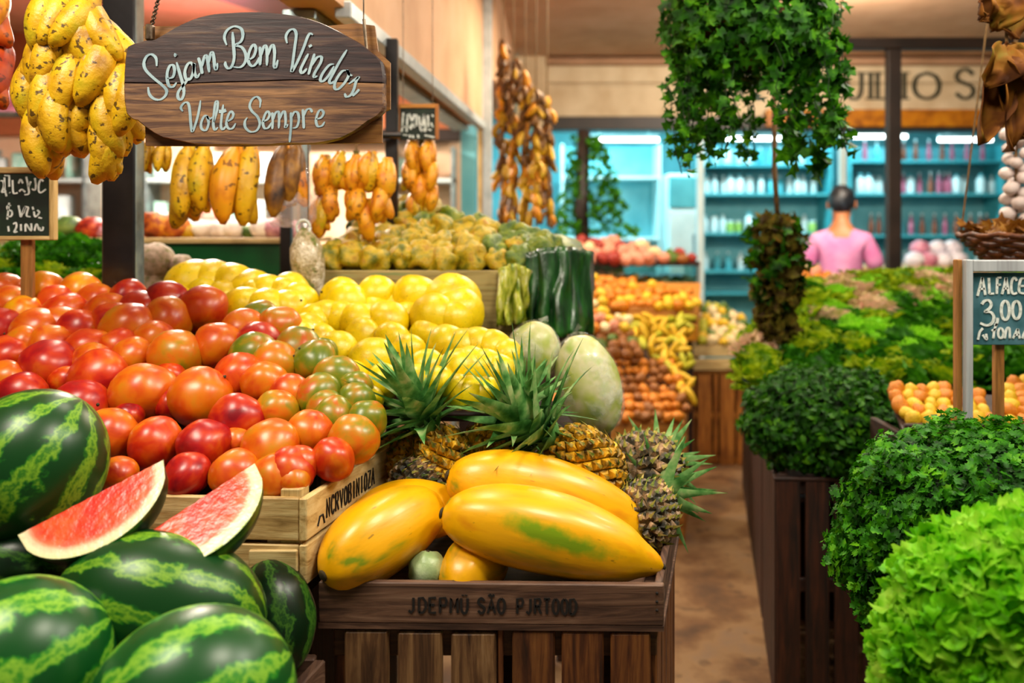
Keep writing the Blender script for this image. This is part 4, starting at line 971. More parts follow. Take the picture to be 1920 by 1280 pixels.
drape('produce_wrap', 'crumpled clear and yellow-green plastic wrap at the corner of the long box', 'plastic wrap', 934, 994, 506, 616, 2.585, mat('wrap_green', ['3c6408', '8a9a10', 'c4c43c', 'e0dca0'], 26, .22, 4, stretch=(3, 1, .6), bmp=.8, bdist=.02, coat=.5), 4, .03, .01)
o = build(MB().ball(at(1038, 500, 2.95), (.135, .2, .11), 28, 16, fn=lambda d: 1 + .10 * noise.noise(d * 3)), 'leaf_bundle', mat('bundle_leaf', ['14340a', '3c5c0c', '6a7a10'], 22, .4, 4, bmp=.6), smooth=True, origin=at(1038, 500, 2.95))
tag(o, 'dark green leaf-wrapped bundle above the hanging leaf cover', 'leaf bundle')
deck('display_stand', 'dark post-legged stand at the aisle end of the long box', .08, .19, 2.68, 1.20, 3.1, 1.38, 0)

# ================================================================== hanging bananas
def banana_mesh(L, R, bend, m, seed=0):
    """five-sided soft banana hanging along -Z from its stalk at the origin"""
    n, k = 14, 10; vs, fs = [], []
    for i in range(n + 1):
        u = i / n
        w_ = (.30 + .1 * u) if u < .10 else (math.sin(PI * min(1, (u - .04) / .98)) ** .45 if u < .99 else .2)
        w_ = min(w_, .30 + (u / .22) * .7) if u < .22 else w_
        if u > .93: w_ = max(.22, w_ * .75)
        z = -u * L; y = -bend * L * math.sin(PI * u * .9)
        for j in range(k):
            a = 2 * PI * j / k; r = R * w_ * (1 + .06 * math.cos(5 * a + seed) + .05 * noise.noise(Vector((u * 4 + seed, math.cos(a), math.sin(a)))))
            vs.append((r * math.cos(a), y + r * math.sin(a), z))
    for i in range(n):
        for j in range(k): j2 = (j + 1) % k; fs.append((i*k+j, (i+1)*k+j, (i+1)*k+j2, i*k+j2))
    fs.append(tuple(range(k))); fs.append(tuple(range(n*k, n*k+k))[::-1])
    return MB().add(vs, fs).mesh('banana', m)
BAN = {k: [banana_mesh(1, .15, b, M[m], s) for s, b in ((1, .06), (4, .11), (7, .15))] for k, m in (('y', 'banana_skin'), ('o', 'banana_orange'), ('r', 'banana_red'), ('b', 'banana_brown'))}
stalk_me = MB().tube([(0, 0, .02), (0, 0, 0), (0, 0, -1)], [.6, .5, .35], 8).mesh('stalk', M['banana_stem'])
def banana_bunch(label, px, py, Y, L, hands, kinds, group=None, rail=None, seed=0, fat=1.0, spreadx=1.0):
    """hands: (dx, dz, number of bananas, half-spread angle) measured from the bunch's top; lengths in metres"""
    rr = random.Random(seed); c = at(px, py, Y); t = thing('banana_bunch', label, 'bananas', c, group)
    zmin = min(h[1] for h in hands)
    st = link('stalk', stalk_me, t); st.scale = (.02, .02, -zmin + .02)
    if rail: build(MB().tube([c, Vector((c.x, c.y, rail))], .004, 6), 'hanging_cord', M['cord'], t)
    for dx, dz, n, sp in hands:
        for i in range(n):
            f = (i + .5) / n; a = (f - .5) * 2 * sp + rr.uniform(-.08, .08)
            ring = rr.uniform(-.9, .9) if n > 6 else (f - .5) * 2.2
            b = link('banana', rr.choice(BAN[rr.choice(kinds)]), t); l = L * rr.uniform(.88, 1.1)
            b.location = (dx + .016 * math.sin(ring) * spreadx, -.012 * math.cos(ring) - .006 * (i % 2), dz)
            b.rotation_euler = (rr.uniform(-.30, -.02) if i % 2 else rr.uniform(.0, .15), a, ring * .8 + rr.uniform(-.2, .2)); b.scale = (l * fat, l * fat, l)
    return t
RAIL = at(0, 252, 2.5).z
banana_bunch('biggest bunch of spotted yellow bananas hanging in front of the steel post', 150, 2, 1.80, .176,
    [(-.03, .03, 6, .6), (.03, .02, 6, .7), (-.05, -.05, 5, .45), (.055, -.06, 6, .55), (0, -.085, 7, .5), (-.03, -.16, 5, .35), (.04, -.155, 7, .5), (.085, -.16, 6, .4), (-.05, -.195, 5, .22), (.075, -.21, 5, .42), (-.075, -.11, 4, .3), (.11, -.12, 4, .35), (.0, -.15, 5, .5), (.03, -.03, 7, .8)], 'yyyy', None, CEIL, 2, 1.12, 1.4)
banana_bunch('dull red and orange banana bunch at the picture\'s edge behind the big yellow one', 2, -30, 1.95, .16,
    [(0, .0, 6, .5), (-.02, -.07, 6, .4), (.01, -.13, 5, .4), (-.03, -.04, 5, .4)], 'rrro', None, CEIL, 3, 1.25)
for i, (px, lab) in enumerate(((298, 'short banana pair just behind the lower edge of the big bunch'), (372, 'pair of fat banana hands nearest the steel post on the rail'), (462, 'pair of slim banana hands in the middle of the rail'))):
    L_ = .235 if i else .10
    banana_bunch(lab, px, 268 if i else 262, 2.5 + .02 * i, L_, [(-.022, 0, 3, .16), (.022, 0, 3, .16)], 'yyyo', 'banana pairs on the rail', RAIL, 10 + i, .98, .6)
# bagged bananas
t = banana_bunch('dark bananas in a clear plastic bag beside the slim posts', 546, 266, 2.6, .22, [(-.015, 0, 3, .2), (.02, 0, 3, .22)], 'ybbo', None, RAIL, 31, .95, .6)
pts = [(.008, .03), (.02, -.02), (.05, -.08), (.068, -.16), (.072, -.23), (.05, -.26)]
build(MB().lathe([(r * 1.08, z) for r, z in pts], 18, M=Matrix.Rotation(.3, 4, 'Z')), 'plastic_bag', plasticmat('bag_plastic', 'dcd0d4', .18), t, True, Matrix())
banana_bunch('broad cluster of small orange bananas behind the end of the welcome sign', 668, 285, 2.75, .13, [(-.10, -.01, 5, .4), (-.05, 0, 5, .5), (0, -.01, 5, .4), (.05, 0, 5, .5), (.10, -.02, 5, .4), (-.08, -.09, 6, .5), (0, -.10, 6, .5), (.08, -.09, 6, .5), (-.11, -.14, 5, .4), (.04, -.15, 5, .4)], 'oooy', None, RAIL, 41, 1.2)
banana_bunch('narrow golden banana cluster under the small chalkboard', 790, 262, 3.05, .12, [(-.03, 0, 5, .3), (.03, 0, 5, .3), (-.04, -.07, 5, .4), (.04, -.07, 5, .4), (0, -.12, 6, .4), (.04, -.15, 5, .3), (-.02, -.18, 5, .3)], 'oyo', None, 1.9, 43, 1.15)
a, b = at(270, 252, 2.5), at(748, 252, 2.86)
o = build(MB().tube([at(262, 252, 2.44), b + Vector((0, .02, 0))], .012, 8), 'hanging_rail', M['black_steel'], smooth=True); tag(o, 'thin steel rail behind the welcome sign carrying the banana pairs', 'rail')
# strings of dried bananas by the pale column
for i, (px, top, Y, n, lab) in enumerate(((943, 70, 4.75, 9, 'beside the pale column'), (963, 105, 4.7, 9, 'second out from the pale column'), (985, 128, 4.65, 9, 'in the middle of the row'), (1005, 160, 4.6, 8, 'fourth out from the pale column'), (1026, 175, 4.7, 8, 'farthest from the pale column'))):
    rr = random.Random(60 + i); c = at(px, top, Y); zb = at(px, 436, Y).z
    t = thing('banana_string', 'string of dried brown and yellow bananas %s' % lab, 'bananas', c, 'hanging strings of dried bananas')
    build(MB().tube([(c.x, Y, CEIL), (c.x, Y, zb + .03)], .004, 5), 'cord', M['cord'], t)
    z = -.02; j = 0
    while c.z + z > zb + .10:
        for q in range(4):
            f = (c.z + z - zb) / (c.z - zb); kd = 'b' if (f > .72 and rr.random() < .75) else rr.choice('oyyb' if f < .5 else 'oyb')
            b = link('banana', rr.choice(BAN[kd]), t); l = rr.uniform(.085, .115)
            b.location = (rr.uniform(-.012, .012), rr.uniform(-.01, .01), z + rr.uniform(-.015, .015)); b.rotation_euler = (rr.uniform(-.5, .5), rr.uniform(-.45, .45), rr.uniform(0, 6)); b.scale = (l * 1.15, l * 1.15, l)
        z -= .062
# ================================================================== welcome sign
SY = 1.65
def sp(zx, zy, Y=SY): return at(200 + zx / 3.4286, zy / 3.4286, Y)
t = thing('welcome_sign', 'dark oval wooden sign with pale script lettering hung on a chain', 'sign', sp(950, 500, SY))
top = [(120,320),(140,292),(235,262),(300,255),(400,197),(520,135),(640,98),(800,80),(1000,76),(1200,96),(1330,128),(1450,178),(1600,258),(1700,332),(1770,395),(1786,480),(1786,532)]
bot = [(1786,532),(1786,600),(1788,690),(1745,745),(1690,775),(1600,842),(1500,888),(1400,912),(1300,922),(1150,918),(1000,932),(850,926),(700,930),(560,922),(480,908),(400,890),(330,872),(240,812),(190,770),(160,762),(122,725),(108,640),(104,545),(104,532)]
tp = [(104,532),(108,430)] + top
def slab(mb, loop, y0, y1, grow=0):
    n = len(loop); f = [sp(x, y, y0) for x, y in loop]; b = [Vector((p.x, y1, p.z)) for p in f]
    cx = Vector((sum(p.x for p in f) / n, y0, sum(p.z for p in f) / n))
    rim = [Vector((p.x, y0 + .006, p.z)) for p in f]; f = [p + (cx - p) * .018 for p in f]
    vs = f + rim + b; fs = [tuple(range(n)), tuple(range(2*n, 3*n))[::-1]]
    for k in (0, 1):
        for i in range(n): j = (i + 1) % n; fs.append((k*n+i, (k+1)*n+i, (k+1)*n+j, k*n+j))
    mb.add(vs, fs)
seam = [(1786,530),(1500,524),(1200,512),(1000,520),(760,526),(500,536),(300,534),(104,532)]
def loop_of(edge, sm):
    pts = smooth(edge, 3); return [(x + 2.5 * noise.noise(Vector((x * .05, y * .05, 1))), y + 3 * noise.noise(Vector((x * .05, y * .05, 7)))) for x, y in pts] + sm
def xz(mb):            # faces of the planks: drop orientation worries
    return mb
mb = MB(); slab(mb, loop_of(tp, seam[1:-1]), SY - .010, SY + .014); build(mb, 'upper_plank', M['sign_dark'], t)
mb = MB(); slab(mb, loop_of(bot, seam[::-1][1:-1]), SY - .011, SY + .014); build(mb, 'lower_plank', M['sign_wood'], t)
p0, p1 = sp(235, 935, SY + .02), sp(1822, 400, SY + .02)
a = sp(300, 170, SY + .02); b = sp(1722, 160, SY + .02); c = sp(1822, 400, SY + .02)
mb = MB(); loop = [(250, 936), (235, 170), (480, 168), (900, 120), (1430, 165), (1600, 150), (1722, 165), (1745, 330), (1822, 400), (1822, 700), (1770, 720), (1770, 915), (1300, 925), (900, 938)]
n = len(loop); f = [sp(x, y, SY + .016) for x, y in loop]; bk = [p + Vector((0, .012, 0)) for p in f]
mb.add(f + bk, [tuple(range(n)), tuple(range(n, 2*n))[::-1]] + [(i, n+i, n+(i+1) % n, (i+1) % n) for i in range(n)]); build(mb, 'backing_board', M['sign_back'], t)
ST = '''322 425,318 375,290 350,258 362,240 405,252 450,300 500,355 545,385 580,378 615,345 640,305 635,275 605,267 560
390 505,425 495,437 455,430 422,408 422,391 462,390 512,402 552,427 558,450 530|450 400,470 470,490 540,497 600,480 640,460 628,462 590,500 540,530 500
560 430,540 402,517 420,503 465,513 510,538 507,556 465,562 408,564 460,580 497,600 470|590 370,605 420,615 475|613 430,627 370,641 357,650 390,660 465|655 412,668 348,681 337,690 372,695 430,705 445,713 405
810 205,815 280,820 370,805 425,783 440,765 420,764 395|772 290,757 240,775 195,820 170,865 185,876 230,862 268,830 290,870 305,895 350,890 400,860 432,815 430
915 385,945 362,960 315,947 287,927 310,911 360,915 405,940 425,968 400,980 368|985 300,990 360,985 420|990 365,1010 302,1025 297,1032 340,1030 422|1034 365,1055 302,1072 292,1080 340,1076 418,1087 433,1101 385
1160 278,1153 232,1175 196,1204 190,1219 222,1210 300,1197 400,1190 460,1225 400,1265 310,1290 242,1308 215,1326 224|1297 345,1268 400,1247 448,1258 470,1288 440
1337 345,1317 410,1297 480|1312 432,1350 372,1380 366,1376 402,1338 468,1334 495,1356 488|1462 412,1430 420,1390 470,1374 512,1392 522,1430 482,1462 425|1545 320,1500 392,1452 480,1432 520,1442 536,1466 520
1548 452,1512 460,1472 520,1466 566,1490 572,1530 532,1556 482,1546 452,1560 478,1580 486|1556 540,1600 508,1620 496,1604 522,1590 572,1570 610,1542 622,1530 600|1580 616,1602 598,1624 574
490 716,478 690,500 661,525 665,536 720,541 790,552 845,580 770,596 700,604 645|655 750,630 745,608 790,612 828,640 836,656 790,646 750,662 764,682 752
690 785,712 700,713 655,700 660,690 730,686 800,696 834,716 818|750 672,740 750,735 812,748 832,766 812|722 716,745 716,768 708|775 782,805 762,815 735,800 716,781 745,770 795,785 826,810 824,830 792
985 692,988 645,965 622,935 640,920 680,935 715,970 750,985 795,965 838,925 847,893 820,889 782,905 755|1005 782,1035 766,1048 735,1034 716,1015 745,1005 790,1016 824,1040 820,1060 788
1065 722,1068 770,1065 830|1068 775,1085 727,1105 719,1109 760,1106 826|1110 772,1130 724,1145 719,1151 770,1149 818,1166 798|1185 722,1186 800,1176 915|1185 762,1206 721,1229 726,1236 770,1223 814,1196 824
1262 702,1265 760,1268 826|1265 748,1285 707,1308 700,1322 722|1345 766,1378 756,1395 726,1380 706,1361 720,1346 770,1356 810,1384 808,1402 782|447 346,443 354,448 360|1306 288,1310 296,1314 302'''
nrm = Vector((0, -1, 0)); names = ['upper_lettering', 'lower_lettering']; P = lambda a, b: sp(a, b, SY - .0115)
up, lo = MB(), MB()
strokes = [s for ln in ST.split('\n') for s in ln.split('|')]
for s in strokes:
    pts = [tuple(map(float, q.split())) for q in s.split(',')]
    low = sum(q[1] for q in pts) / len(pts) > 660 and pts[0][0] < 1500 and not (pts[0][0] < 470 and pts[0][1] < 600)
    big = len(pts) < 4 and abs(pts[0][1] - pts[-1][1]) < 20
    # trim: ends taper, downstrokes broader
    def wf(d, t, low=low, big=big):
        w_ = (18 if not low else 15.5) * (.60 + .45 * abs(d.y) + (.10 if d.y * d.x > 0 else -.06)); e = min(1, .45 + 6 * min(t, 1 - t))
        return (22 if big else w_ * e)
    ribbon(lo if low else up, smooth(pts, 8), wf, P, nrm, .0006 + .00004 * (strokes.index(s) % 6))
build(up, names[0], M['sign_text'], t); build(lo, names[1], M['sign_text'], t)
# chain on one end, wire on the other
c0, c1 = sp(290, 165, SY - .002), sp(345, -60, SY - .01); d = c1 - c0; n = 15
ch = thing('chain', 'twisted chain holding the post end of the welcome sign', 'chain', c0)
for i in range(n):
    mid = c0 + d * ((i + .5) / n); R = frame(d, (0, 1, 0) if i % 2 else (1, 0, 0)); l = d.length / n * .68
    pts = [mid + R.to_3x3() @ Vector((l * math.cos(a), .0035 * math.sin(a), 0)) for a in [2 * PI * k / 12 for k in range(13)]]
    build(MB().tube(pts, .0014, 6), 'link', M['chain'], ch, True)
e = c1; build(MB().tube([e, Vector((e.x + .03, e.y, CEIL))], .002, 6), 'hanging_wire', M['chain'], ch)
build(MB().abox(c0.x - .010, c0.x + .004, SY - .012, SY + .006, c0.z - .030, c0.z + .002, .003), 'bracket', M['chain'], t)
w0 = sp(1652, 165, SY + .004); o = build(MB().tube([w0, Vector((w0.x - .004, w0.y, CEIL))], .0016, 6), 'hanging_wire', M['chain']); tag(o, 'thin wire holding the aisle end of the welcome sign', 'wire')
build(MB().tube([w0 + Vector((0, 0, .012)), w0 - Vector((-.006, 0, .05))], [.004, .003], 6), 'wire_hook', M['chain'], t)

# ================================================================== chalk boards
def chalk(mb, txt, P, wd, nrm, k=5):
    for s in txt.split('|'):
        pts = [tuple(map(float, q.split())) for q in s.split(',')]
        ribbon(mb, smooth(pts, k) if len(pts) > 2 else pts, lambda d, t: wd * (.8 + .3 * abs(d.y)), P, nrm, .0012)
BY = 2.12
cp = lambda x, y, Y=BY - .003: at(x / 8, 300 + y / 8, Y)
t = thing('chalkboard', 'black chalkboard with chalk writing on a wooden stake among the mangoes', 'sign', at(45, 445, BY))
a, b = cp(-260, 1140), cp(735, 200)
build(MB().abox(a.x, b.x, BY, BY + .012, a.z, b.z, .001), 'board', M['board_black'], t)
fz, ft = .010, M['pale_wood_x']
build(MB().abox(a.x, b.x + .012, BY - .004, BY + .014, b.z, b.z + .016, .002), 'frame_rail', ft, t); build(MB().abox(a.x, b.x + .012, BY - .004, BY + .014, a.z - .010, a.z, .002), 'frame_rail', ft, t)
build(MB().abox(b.x, b.x + .014, BY - .0045, BY + .0145, a.z - .010, b.z + .016, .002), 'frame_stile', M['pale_wood_z'], t); build(MB().abox(a.x - .012, a.x, BY - .0045, BY + .0145, a.z - .010, b.z + .016, .002), 'frame_stile', M['pale_wood_z'], t)
mb = MB(); chalk(mb, '10 310,50 320,60 400,30 480,80 480,100 545|70 260,73 440,95 470|70 230,150 235|140 240,142 400|146 484,152 494|190 300,200 480,230 500,265 490|280 350,310 290,345 350|290 470,330 440,380 480|395 250,420 370,435 500,370 520|465 320,430 400|525 270,540 400,520 450,480 430|650 320,620 290,590 340,580 440,610 490,690 440|165 680,115 690,120 740,180 770,170 840,100 850|140 640,112 890|280 680,300 780,315 850,345 780,385 690,350 800|400 700,425 720,400 830,460 850|490 700,502 745|510 770,530 850,592 790,560 750|580 860,632 872|125 990,135 1070|200 960,240 940,250 1000,215 1080,262 1070|315 960,318 1060|385 1070,390 960,470 1060,470 950|520 1060,550 960,590 1050|600 1010,605 1050,640 1050,650 1000',
    lambda x, y: cp(x, y, BY - .0008), 24, Vector((0, -1, 0))); build(mb, 'chalk_lettering', M['chalk'], t)
s0, s1 = at(32, 448, BY), at(55, 448, BY); build(MB().abox(s0.x, s1.x, BY + .013, BY + .028, 1.02, a.z + .05, .002), 'stake', M['stake_wood'], t)
HY2 = 3.0
hp = lambda x, y, Y=HY2 - .0008: at(740 + x / 12.8, 180 + y / 12.8, Y)
t = thing('chalkboard', 'small chalkboard hanging above the narrow golden banana cluster', 'sign', hp(560, 600, HY2))
a, b = hp(130, 1040, HY2), hp(975, 285, HY2); build(MB().abox(a.x, b.x, HY2, HY2 + .012, a.z, b.z, .001), 'board', M['board_black'], t)
for x in (a.x - .012, b.x): build(MB().abox(x, x + .012, HY2 - .003, HY2 + .014, a.z, b.z + .014, .001), 'frame_stile', M['crate_wood_z'], t)
build(MB().abox(a.x, b.x, HY2 - .003, HY2 + .014, b.z, b.z + .014, .001), 'frame_rail', M['crate_wood_x'], t)
mb = MB(); chalk(mb, '210 400,170 860|310 440,285 860|150 740,370 740|350 420,470 760|470 440,380 800|520 440,525 720|580 480,640 840,700 430|620 700,740 840,700 430|800 460,810 740|890 450,930 490|870 640,920 750|800 800,880 820|200 930,300 940|360 930,370 1000|430 940,450 1010|560 930,570 1010|720 940,960 990', hp, 42, Vector((0, -1, 0))); build(mb, 'chalk_lettering', M['chalk'], t)
for x in (a.x + .01, b.x - .01): build(MB().tube([(x, HY2 + .006, b.z + .01), (x, HY2 + .006, CEIL)], .0018, 5), 'hanging_wire', M['chain'], t)

# ================================================================== counter with green board behind the yellow heap, goods on it
C0, C1 = at(-60, 458, 3.55), at(552, 452, 3.55)
t = thing('green_counter', 'market counter with a painted green front panel behind the yellow fruit', 'counter', (-1.6, 3.6, 0))
g0 = at(272, 456, 3.55); g1 = at(552, 456, 3.55); gb = at(0, 562, 3.55)
build(MB().abox(g0.x, g1.x, 3.55, 3.58, gb.z - .12, g0.z, .003), 'green_panel', M['green_board'], t)
build(MB().abox(C0.x - .5, g1.x, 3.52, 4.3, g0.z, g0.z + .022, .003), 'counter_top', M['pale_wood_x'], t)
build(MB().abox(C0.x - .5, g1.x, 3.62, 4.25, 0, gb.z - .12, .003), 'body', M['stall_wood_x'], t)
for x in (C0.x - .4, g0.x + .02, g1.x - .06): build(MB().abox(x, x + .04, 3.62, 3.66, gb.z - .12, g0.z, .002), 'strut', M['stall_wood_z'], t)
ZC = g0.z + .022
gm = {'orange-brown': mat('mound_orange', ['5a1c04', 'a8480a', 'd8900c'], 30, .5, bmp=.6), 'white': mat('mound_white', ['b8a898', 'e0d4cc', 'f2eee8'], 16, .5, bmp=.4), 'pink': mat('mound_pink', ['8a5468', 'c08a98', 'd8b0b4'], 16, .5, bmp=.4), 'green': mat('mound_green', ['1c3c10', '4a6c24', '7a9440'], 24, .5, bmp=.6), 'red': mat('mound_red', ['5a0c08', 'a8281c', 'd8641c'], 24, .4, bmp=.4), 'yellow': mat('mound_yellow', ['a87c08', 'dcb40c'], 24, .4)}
goods = [(295, 'orange-brown', .09), (330, 'orange-brown', .075), (352, 'yellow', .05), (385, 'white', .06), (412, 'white', .055), (440, 'white', .06), (470, 'green', .05), (492, 'white', .065), (518, 'pink', .07), (545, 'pink', .06), (20, 'yellow', .06), (60, 'red', .06), (105, 'yellow', .055), (128, 'green', .075), (150, 'red', .05), (172, 'red', .07), (188, 'pink', .05)]
for i, (px, kd, r) in enumerate(goods):
    pt = at(px, 430, 3.72); pt.z = ZC + r * .55
    o = build(MB().ball(pt, (r, r * .9, r * .7), 16, 10, fn=lambda d: 1 + .22 * noise.noise(d * 3.2 + Vector((i * 5.0, 0, 0)))), 'produce_bag', gm[kd], smooth=True, origin=pt)
    tag(o, '%s bagged produce on the green-fronted counter, %s from the steel post' % (kd, ordl(i)) if i < 10 else '%s lump of bagged produce on the counter behind the black chalkboard, %s in its row' % (kd, ordl(i - 10)), 'produce', 'bagged produce on the green counter')
# net bag
bg_ = at(578, 500, 2.5)
t = thing('net_bag', 'crumpled whitish net bag of nuts hanging at the end of the long box', 'bag', bg_)
pts = [(.012, .115), (.03, .09), (.046, .06), (.05, .02), (.045, -.03), (.034, -.08), (.02, -.12)]
build(MB().lathe(pts[::-1], 22), 'net', mat('net_bag', ['6a7a2c', 'b8a47c', 'dcd0b4', 'eee4d0'], 34, .3, 4, bmp=.9, bdist=.02, coat=.3), t, True, Matrix.Rotation(-.12, 4, 'Y'))
build(MB().tube([(-.012 + .02 * math.cos(a), -.01, .115 + .022 * math.sin(a)) for a in [2 * PI * k / 14 for k in range(15)]], .004, 6), 'loop', M['chalk'], t, True, Matrix())
build(MB().tube([(0, 0, .13), (.0, .0, RAIL - bg_.z)], .002, 5), 'hanging_cord', M['cord'], t, False, Matrix())
# ================================================================== leafy heads (shared meshes)
def ruffled_head(seed, n, R, Lf, m, gu=9, gv=6, amp=.16, fr=9, squash=.8, name='leaves', lift=(.25, 1.2)):
    """n frilled leaf sheets set over a dome of radius R"""
    rr = random.Random(seed); mb = MB(); ga = PI * (3 - math.sqrt(5))
    for i in range(n):
        zz = 1 - 1.55 * (i + .5) / n; a = i * ga + rr.uniform(-.3, .3); rad = math.sqrt(max(0, 1 - zz * zz))
        d = Vector((rad * math.cos(a), rad * math.sin(a), zz)); out = (d + Vector((0, 0, rr.uniform(*lift)))).normalized()
        c = Vector((d.x * R, d.y * R, d.z * R * squash)) * rr.uniform(.72, .9)
        t1 = (out - d * out.dot(d)); t1 = t1.normalized() if t1.length > .05 else d.orthogonal().normalized()
        t1 = (t1 + d * rr.uniform(.25, .8)).normalized(); sd = d.cross(t1).normalized(); nn = sd.cross(t1)
        L = Lf * rr.uniform(.75, 1.15); ph = rr.uniform(0, 6); vs = []
        for j in range(gv + 1):
            v = j / gv; wv = L * .75 * math.sin(PI * (.16 + .62 * v)) 
            for k in range(gu + 1):
                u = -1 + 2 * k / gu; edge = max(abs(u), v) ** 2.2 * (v * .8 + .2)
                p = c + t1 * (L * (v - .15) * (1 - .12 * u * u)) + sd * (u * wv) + nn * (L * (.22 * u * u - .28 * v * v) + L * amp * edge * math.sin(fr * u + 2.3 * fr / 9 * v * 3 + ph) + .3 * L * amp * edge * math.sin(2.7 * fr * u + ph * 2))
                vs.append(p)
        mb.add(vs, [(j*(gu+1)+k, j*(gu+1)+k+1, (j+1)*(gu+1)+k+1, (j+1)*(gu+1)+k) for j in range(gv) for k in range(gu)])
    return mb
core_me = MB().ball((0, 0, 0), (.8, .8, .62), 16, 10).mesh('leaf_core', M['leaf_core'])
HEADS = {k: [ruffled_head(s, 26, 1, .8, M[m], 7, 5).mesh('leaves', M[m]) for s in (1, 2, 3)] for k, m in (('mid', 'leaf_mid'), ('deep', 'leaf_deep'), ('pale', 'leaf_pale'), ('bright', 'leaf_lettuce'))}
HN = {'mid': 'yellow-green', 'deep': 'dark green', 'pale': 'pale pinkish', 'bright': 'bright green'}
def leaf_head(c, r, kind, label, group, seed, name='leafy_head', sq=(1, 1, .8)):
    rr = random.Random(seed)
    t = bpy.data.objects.new(name, None); COL.objects.link(t); t.location = c; t.scale = Vector(sq) * r; t.rotation_euler = (rr.uniform(-.5, .2), rr.uniform(-.3, .3), rr.uniform(0, 6))
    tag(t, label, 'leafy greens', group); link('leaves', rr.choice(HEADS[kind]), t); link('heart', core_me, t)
    return t
rnd = random.Random(77)
for i, (px, py) in enumerate(((-10, 520), (35, 505), (75, 500), (115, 498), (150, 502), (182, 506), (10, 545), (60, 540), (100, 535), (140, 538), (175, 540), (-15, 490), (40, 478), (90, 476), (135, 478), (178, 482), (205, 520))):
    leaf_head(at(px, py, 3.05 + (540 - py) * .004), rnd.uniform(.065, .085), rnd.choice(['deep', 'mid', 'deep']), 'x', 'leafy heads behind the black chalkboard', i)['label'] = 'leafy green head behind the chalkboard stake, %s of its heap' % ordl(i)
deck('display_stand', 'dark slatted stand of leafy greens behind the black chalkboard', -2.1, -1.36, 2.95, 1.24, 3.4, 1.44, 0)
cf = mat('cauliflower', ['8a8c5c', 'c8b8a8', 'e0d4c8'], 40, .7, bmp=.7)
for i, (px, py, r) in enumerate(((290, 490, .07), (318, 512, .07), (285, 535, .065), (315, 545, .06), (340, 500, .045))):
    pt = at(px, py, 2.85 + .05 * (i % 2)); o = build(MB().ball(pt, (r, r, r * .9), 18, 12, fn=lambda d: 1 + .12 * noise.noise(d * 5 + Vector((i * 3.0, 0, 0)))), 'root_vegetable', cf, smooth=True, origin=pt)
    tag(o, 'blurred pale knobbly vegetable between the steel post and the long yellow fruit, %s of five' % ordl(i), 'vegetable', 'pale vegetables by the steel post')
deck('display_stand', 'dark low stand for the pale vegetables by the steel post', -1.28, -1.02, 2.78, 1.24, 3.05, 1.36, 0)

# ================================================================== stalls along the aisle
def pile(noun, cat, where, meshes, adjs, deck_xy, Y0, Z0, slope, rows, r, group, start, names, seed=0, sq=(1, 1, 1), dome=.0):
    """fruit laid in rows on a rising board: rows is a list of (py, px0, px1)"""
    rr = random.Random(seed); items = []
    for py, x0, x1 in rows:
        px = x0
        while px < x1:
            yy = py + rr.uniform(-3, 3); Y = plane_Y(yy, Y0, Z0, slope); k = rr.randrange(len(meshes))
            s = r * rr.uniform(.85, 1.15)
            o = inst(names, meshes[k], at(px, yy, Y), s, (rr.uniform(-1.3, 1.3), rr.uniform(-1.3, 1.3), rr.uniform(0, 6)), sq); tag(o, 'x', cat, group)
            items.append((o, px, yy, adjs[k])); px += s * F / Y * rr.uniform(1.25, 1.7)
    rows_label(items, noun, where, start, max(2, len(rows)))
tub = {k: mat('tuber_' + k, c, 12, .5, 3, bmp=.3) for k, c in (('orange', ['9a4404', 'd0780a', 'e09a1c']), ('brown', ['5a2c08', '8a5010', 'a86c24']), ('yellow', ['b08408', 'dcb010', 'e8c83c']), ('lime', ['7a860c', 'b0ac10', 'd0c43c']), ('cream', ['b89858', 'dcc490', 'ecdcb8']), ('pink', ['a84830', 'd88868', 'e8b8a0']), ('red', ['6a1410', 'b03420']), ('green', ['34500c', '5c7c18']))}
tme = {k: lump(.24, 1.6, i + 70, (1, .8, .8), 14, 9).mesh('produce', m) for i, (k, m) in enumerate(tub.items())}
long_me = {k: lump(.2, 1.6, i + 90, (1.7, .62, .62), 14, 9).mesh('produce_long', tub[k]) for i, k in enumerate(('yellow', 'lime', 'orange'))}
def T(*ks): return [tme[k] for k in ks], list(ks)
def Lg(*ks): return [long_me[k] for k in ks], list(ks)
# plank box of brown tubers nearest the pineapples
def plank_box(name, label, px0, px1, ptop, pbot, Y, depth, m_x, m_z, planks=3, skew=.256, zb=None):
    a, b = at(px0, ptop, Y), at(px1, pbot, Y); zb = b.z if zb is None else zb
    t = thing(name, label, 'box', ((a.x + b.x) / 2, Y, max(0, zb))); hh = (a.z - zb) / planks
    for i in range(planks): build(MB().box((a.x, Y, zb + hh * i), (b.x - a.x, 0, 0), (.004, .018, 0), (0, 0, hh * .93), .004), 'front_board', m_x, t)
    for x in (a.x, b.x - .02):
        for i in range(planks): build(MB().box((x, Y + .018, zb + hh * i), (.02, 0, 0), Vector((skew, 1, 0)) * depth, (0, 0, hh * .93), .004), 'side_board', m_x, t)
    for x in (a.x + .02, b.x - .07): build(MB().box((x, Y + .019, zb), (.05, 0, 0), (0, .04, 0), (0, 0, a.z - zb), .004), 'corner_post', m_z, t)
    build(MB().box((a.x, Y + .02, a.z - .06), (b.x - a.x, 0, 0), Vector((skew, 1, .30)) * depth, (0, 0, .02)), 'sloping_board', m_x, t)
    return t
CX, CZ = M['crate_wood_x'], M['crate_wood_z']
plank_box('plank_box', 'brown plank box of orange-brown tubers behind the pineapples', 1010, 1284, 788, 1022, 4.2, .38, CX, CZ, 4, zb=.0)
ms, ad = T('orange', 'brown', 'orange', 'brown')
def z_of(py, Y): return at(0, py, Y).z
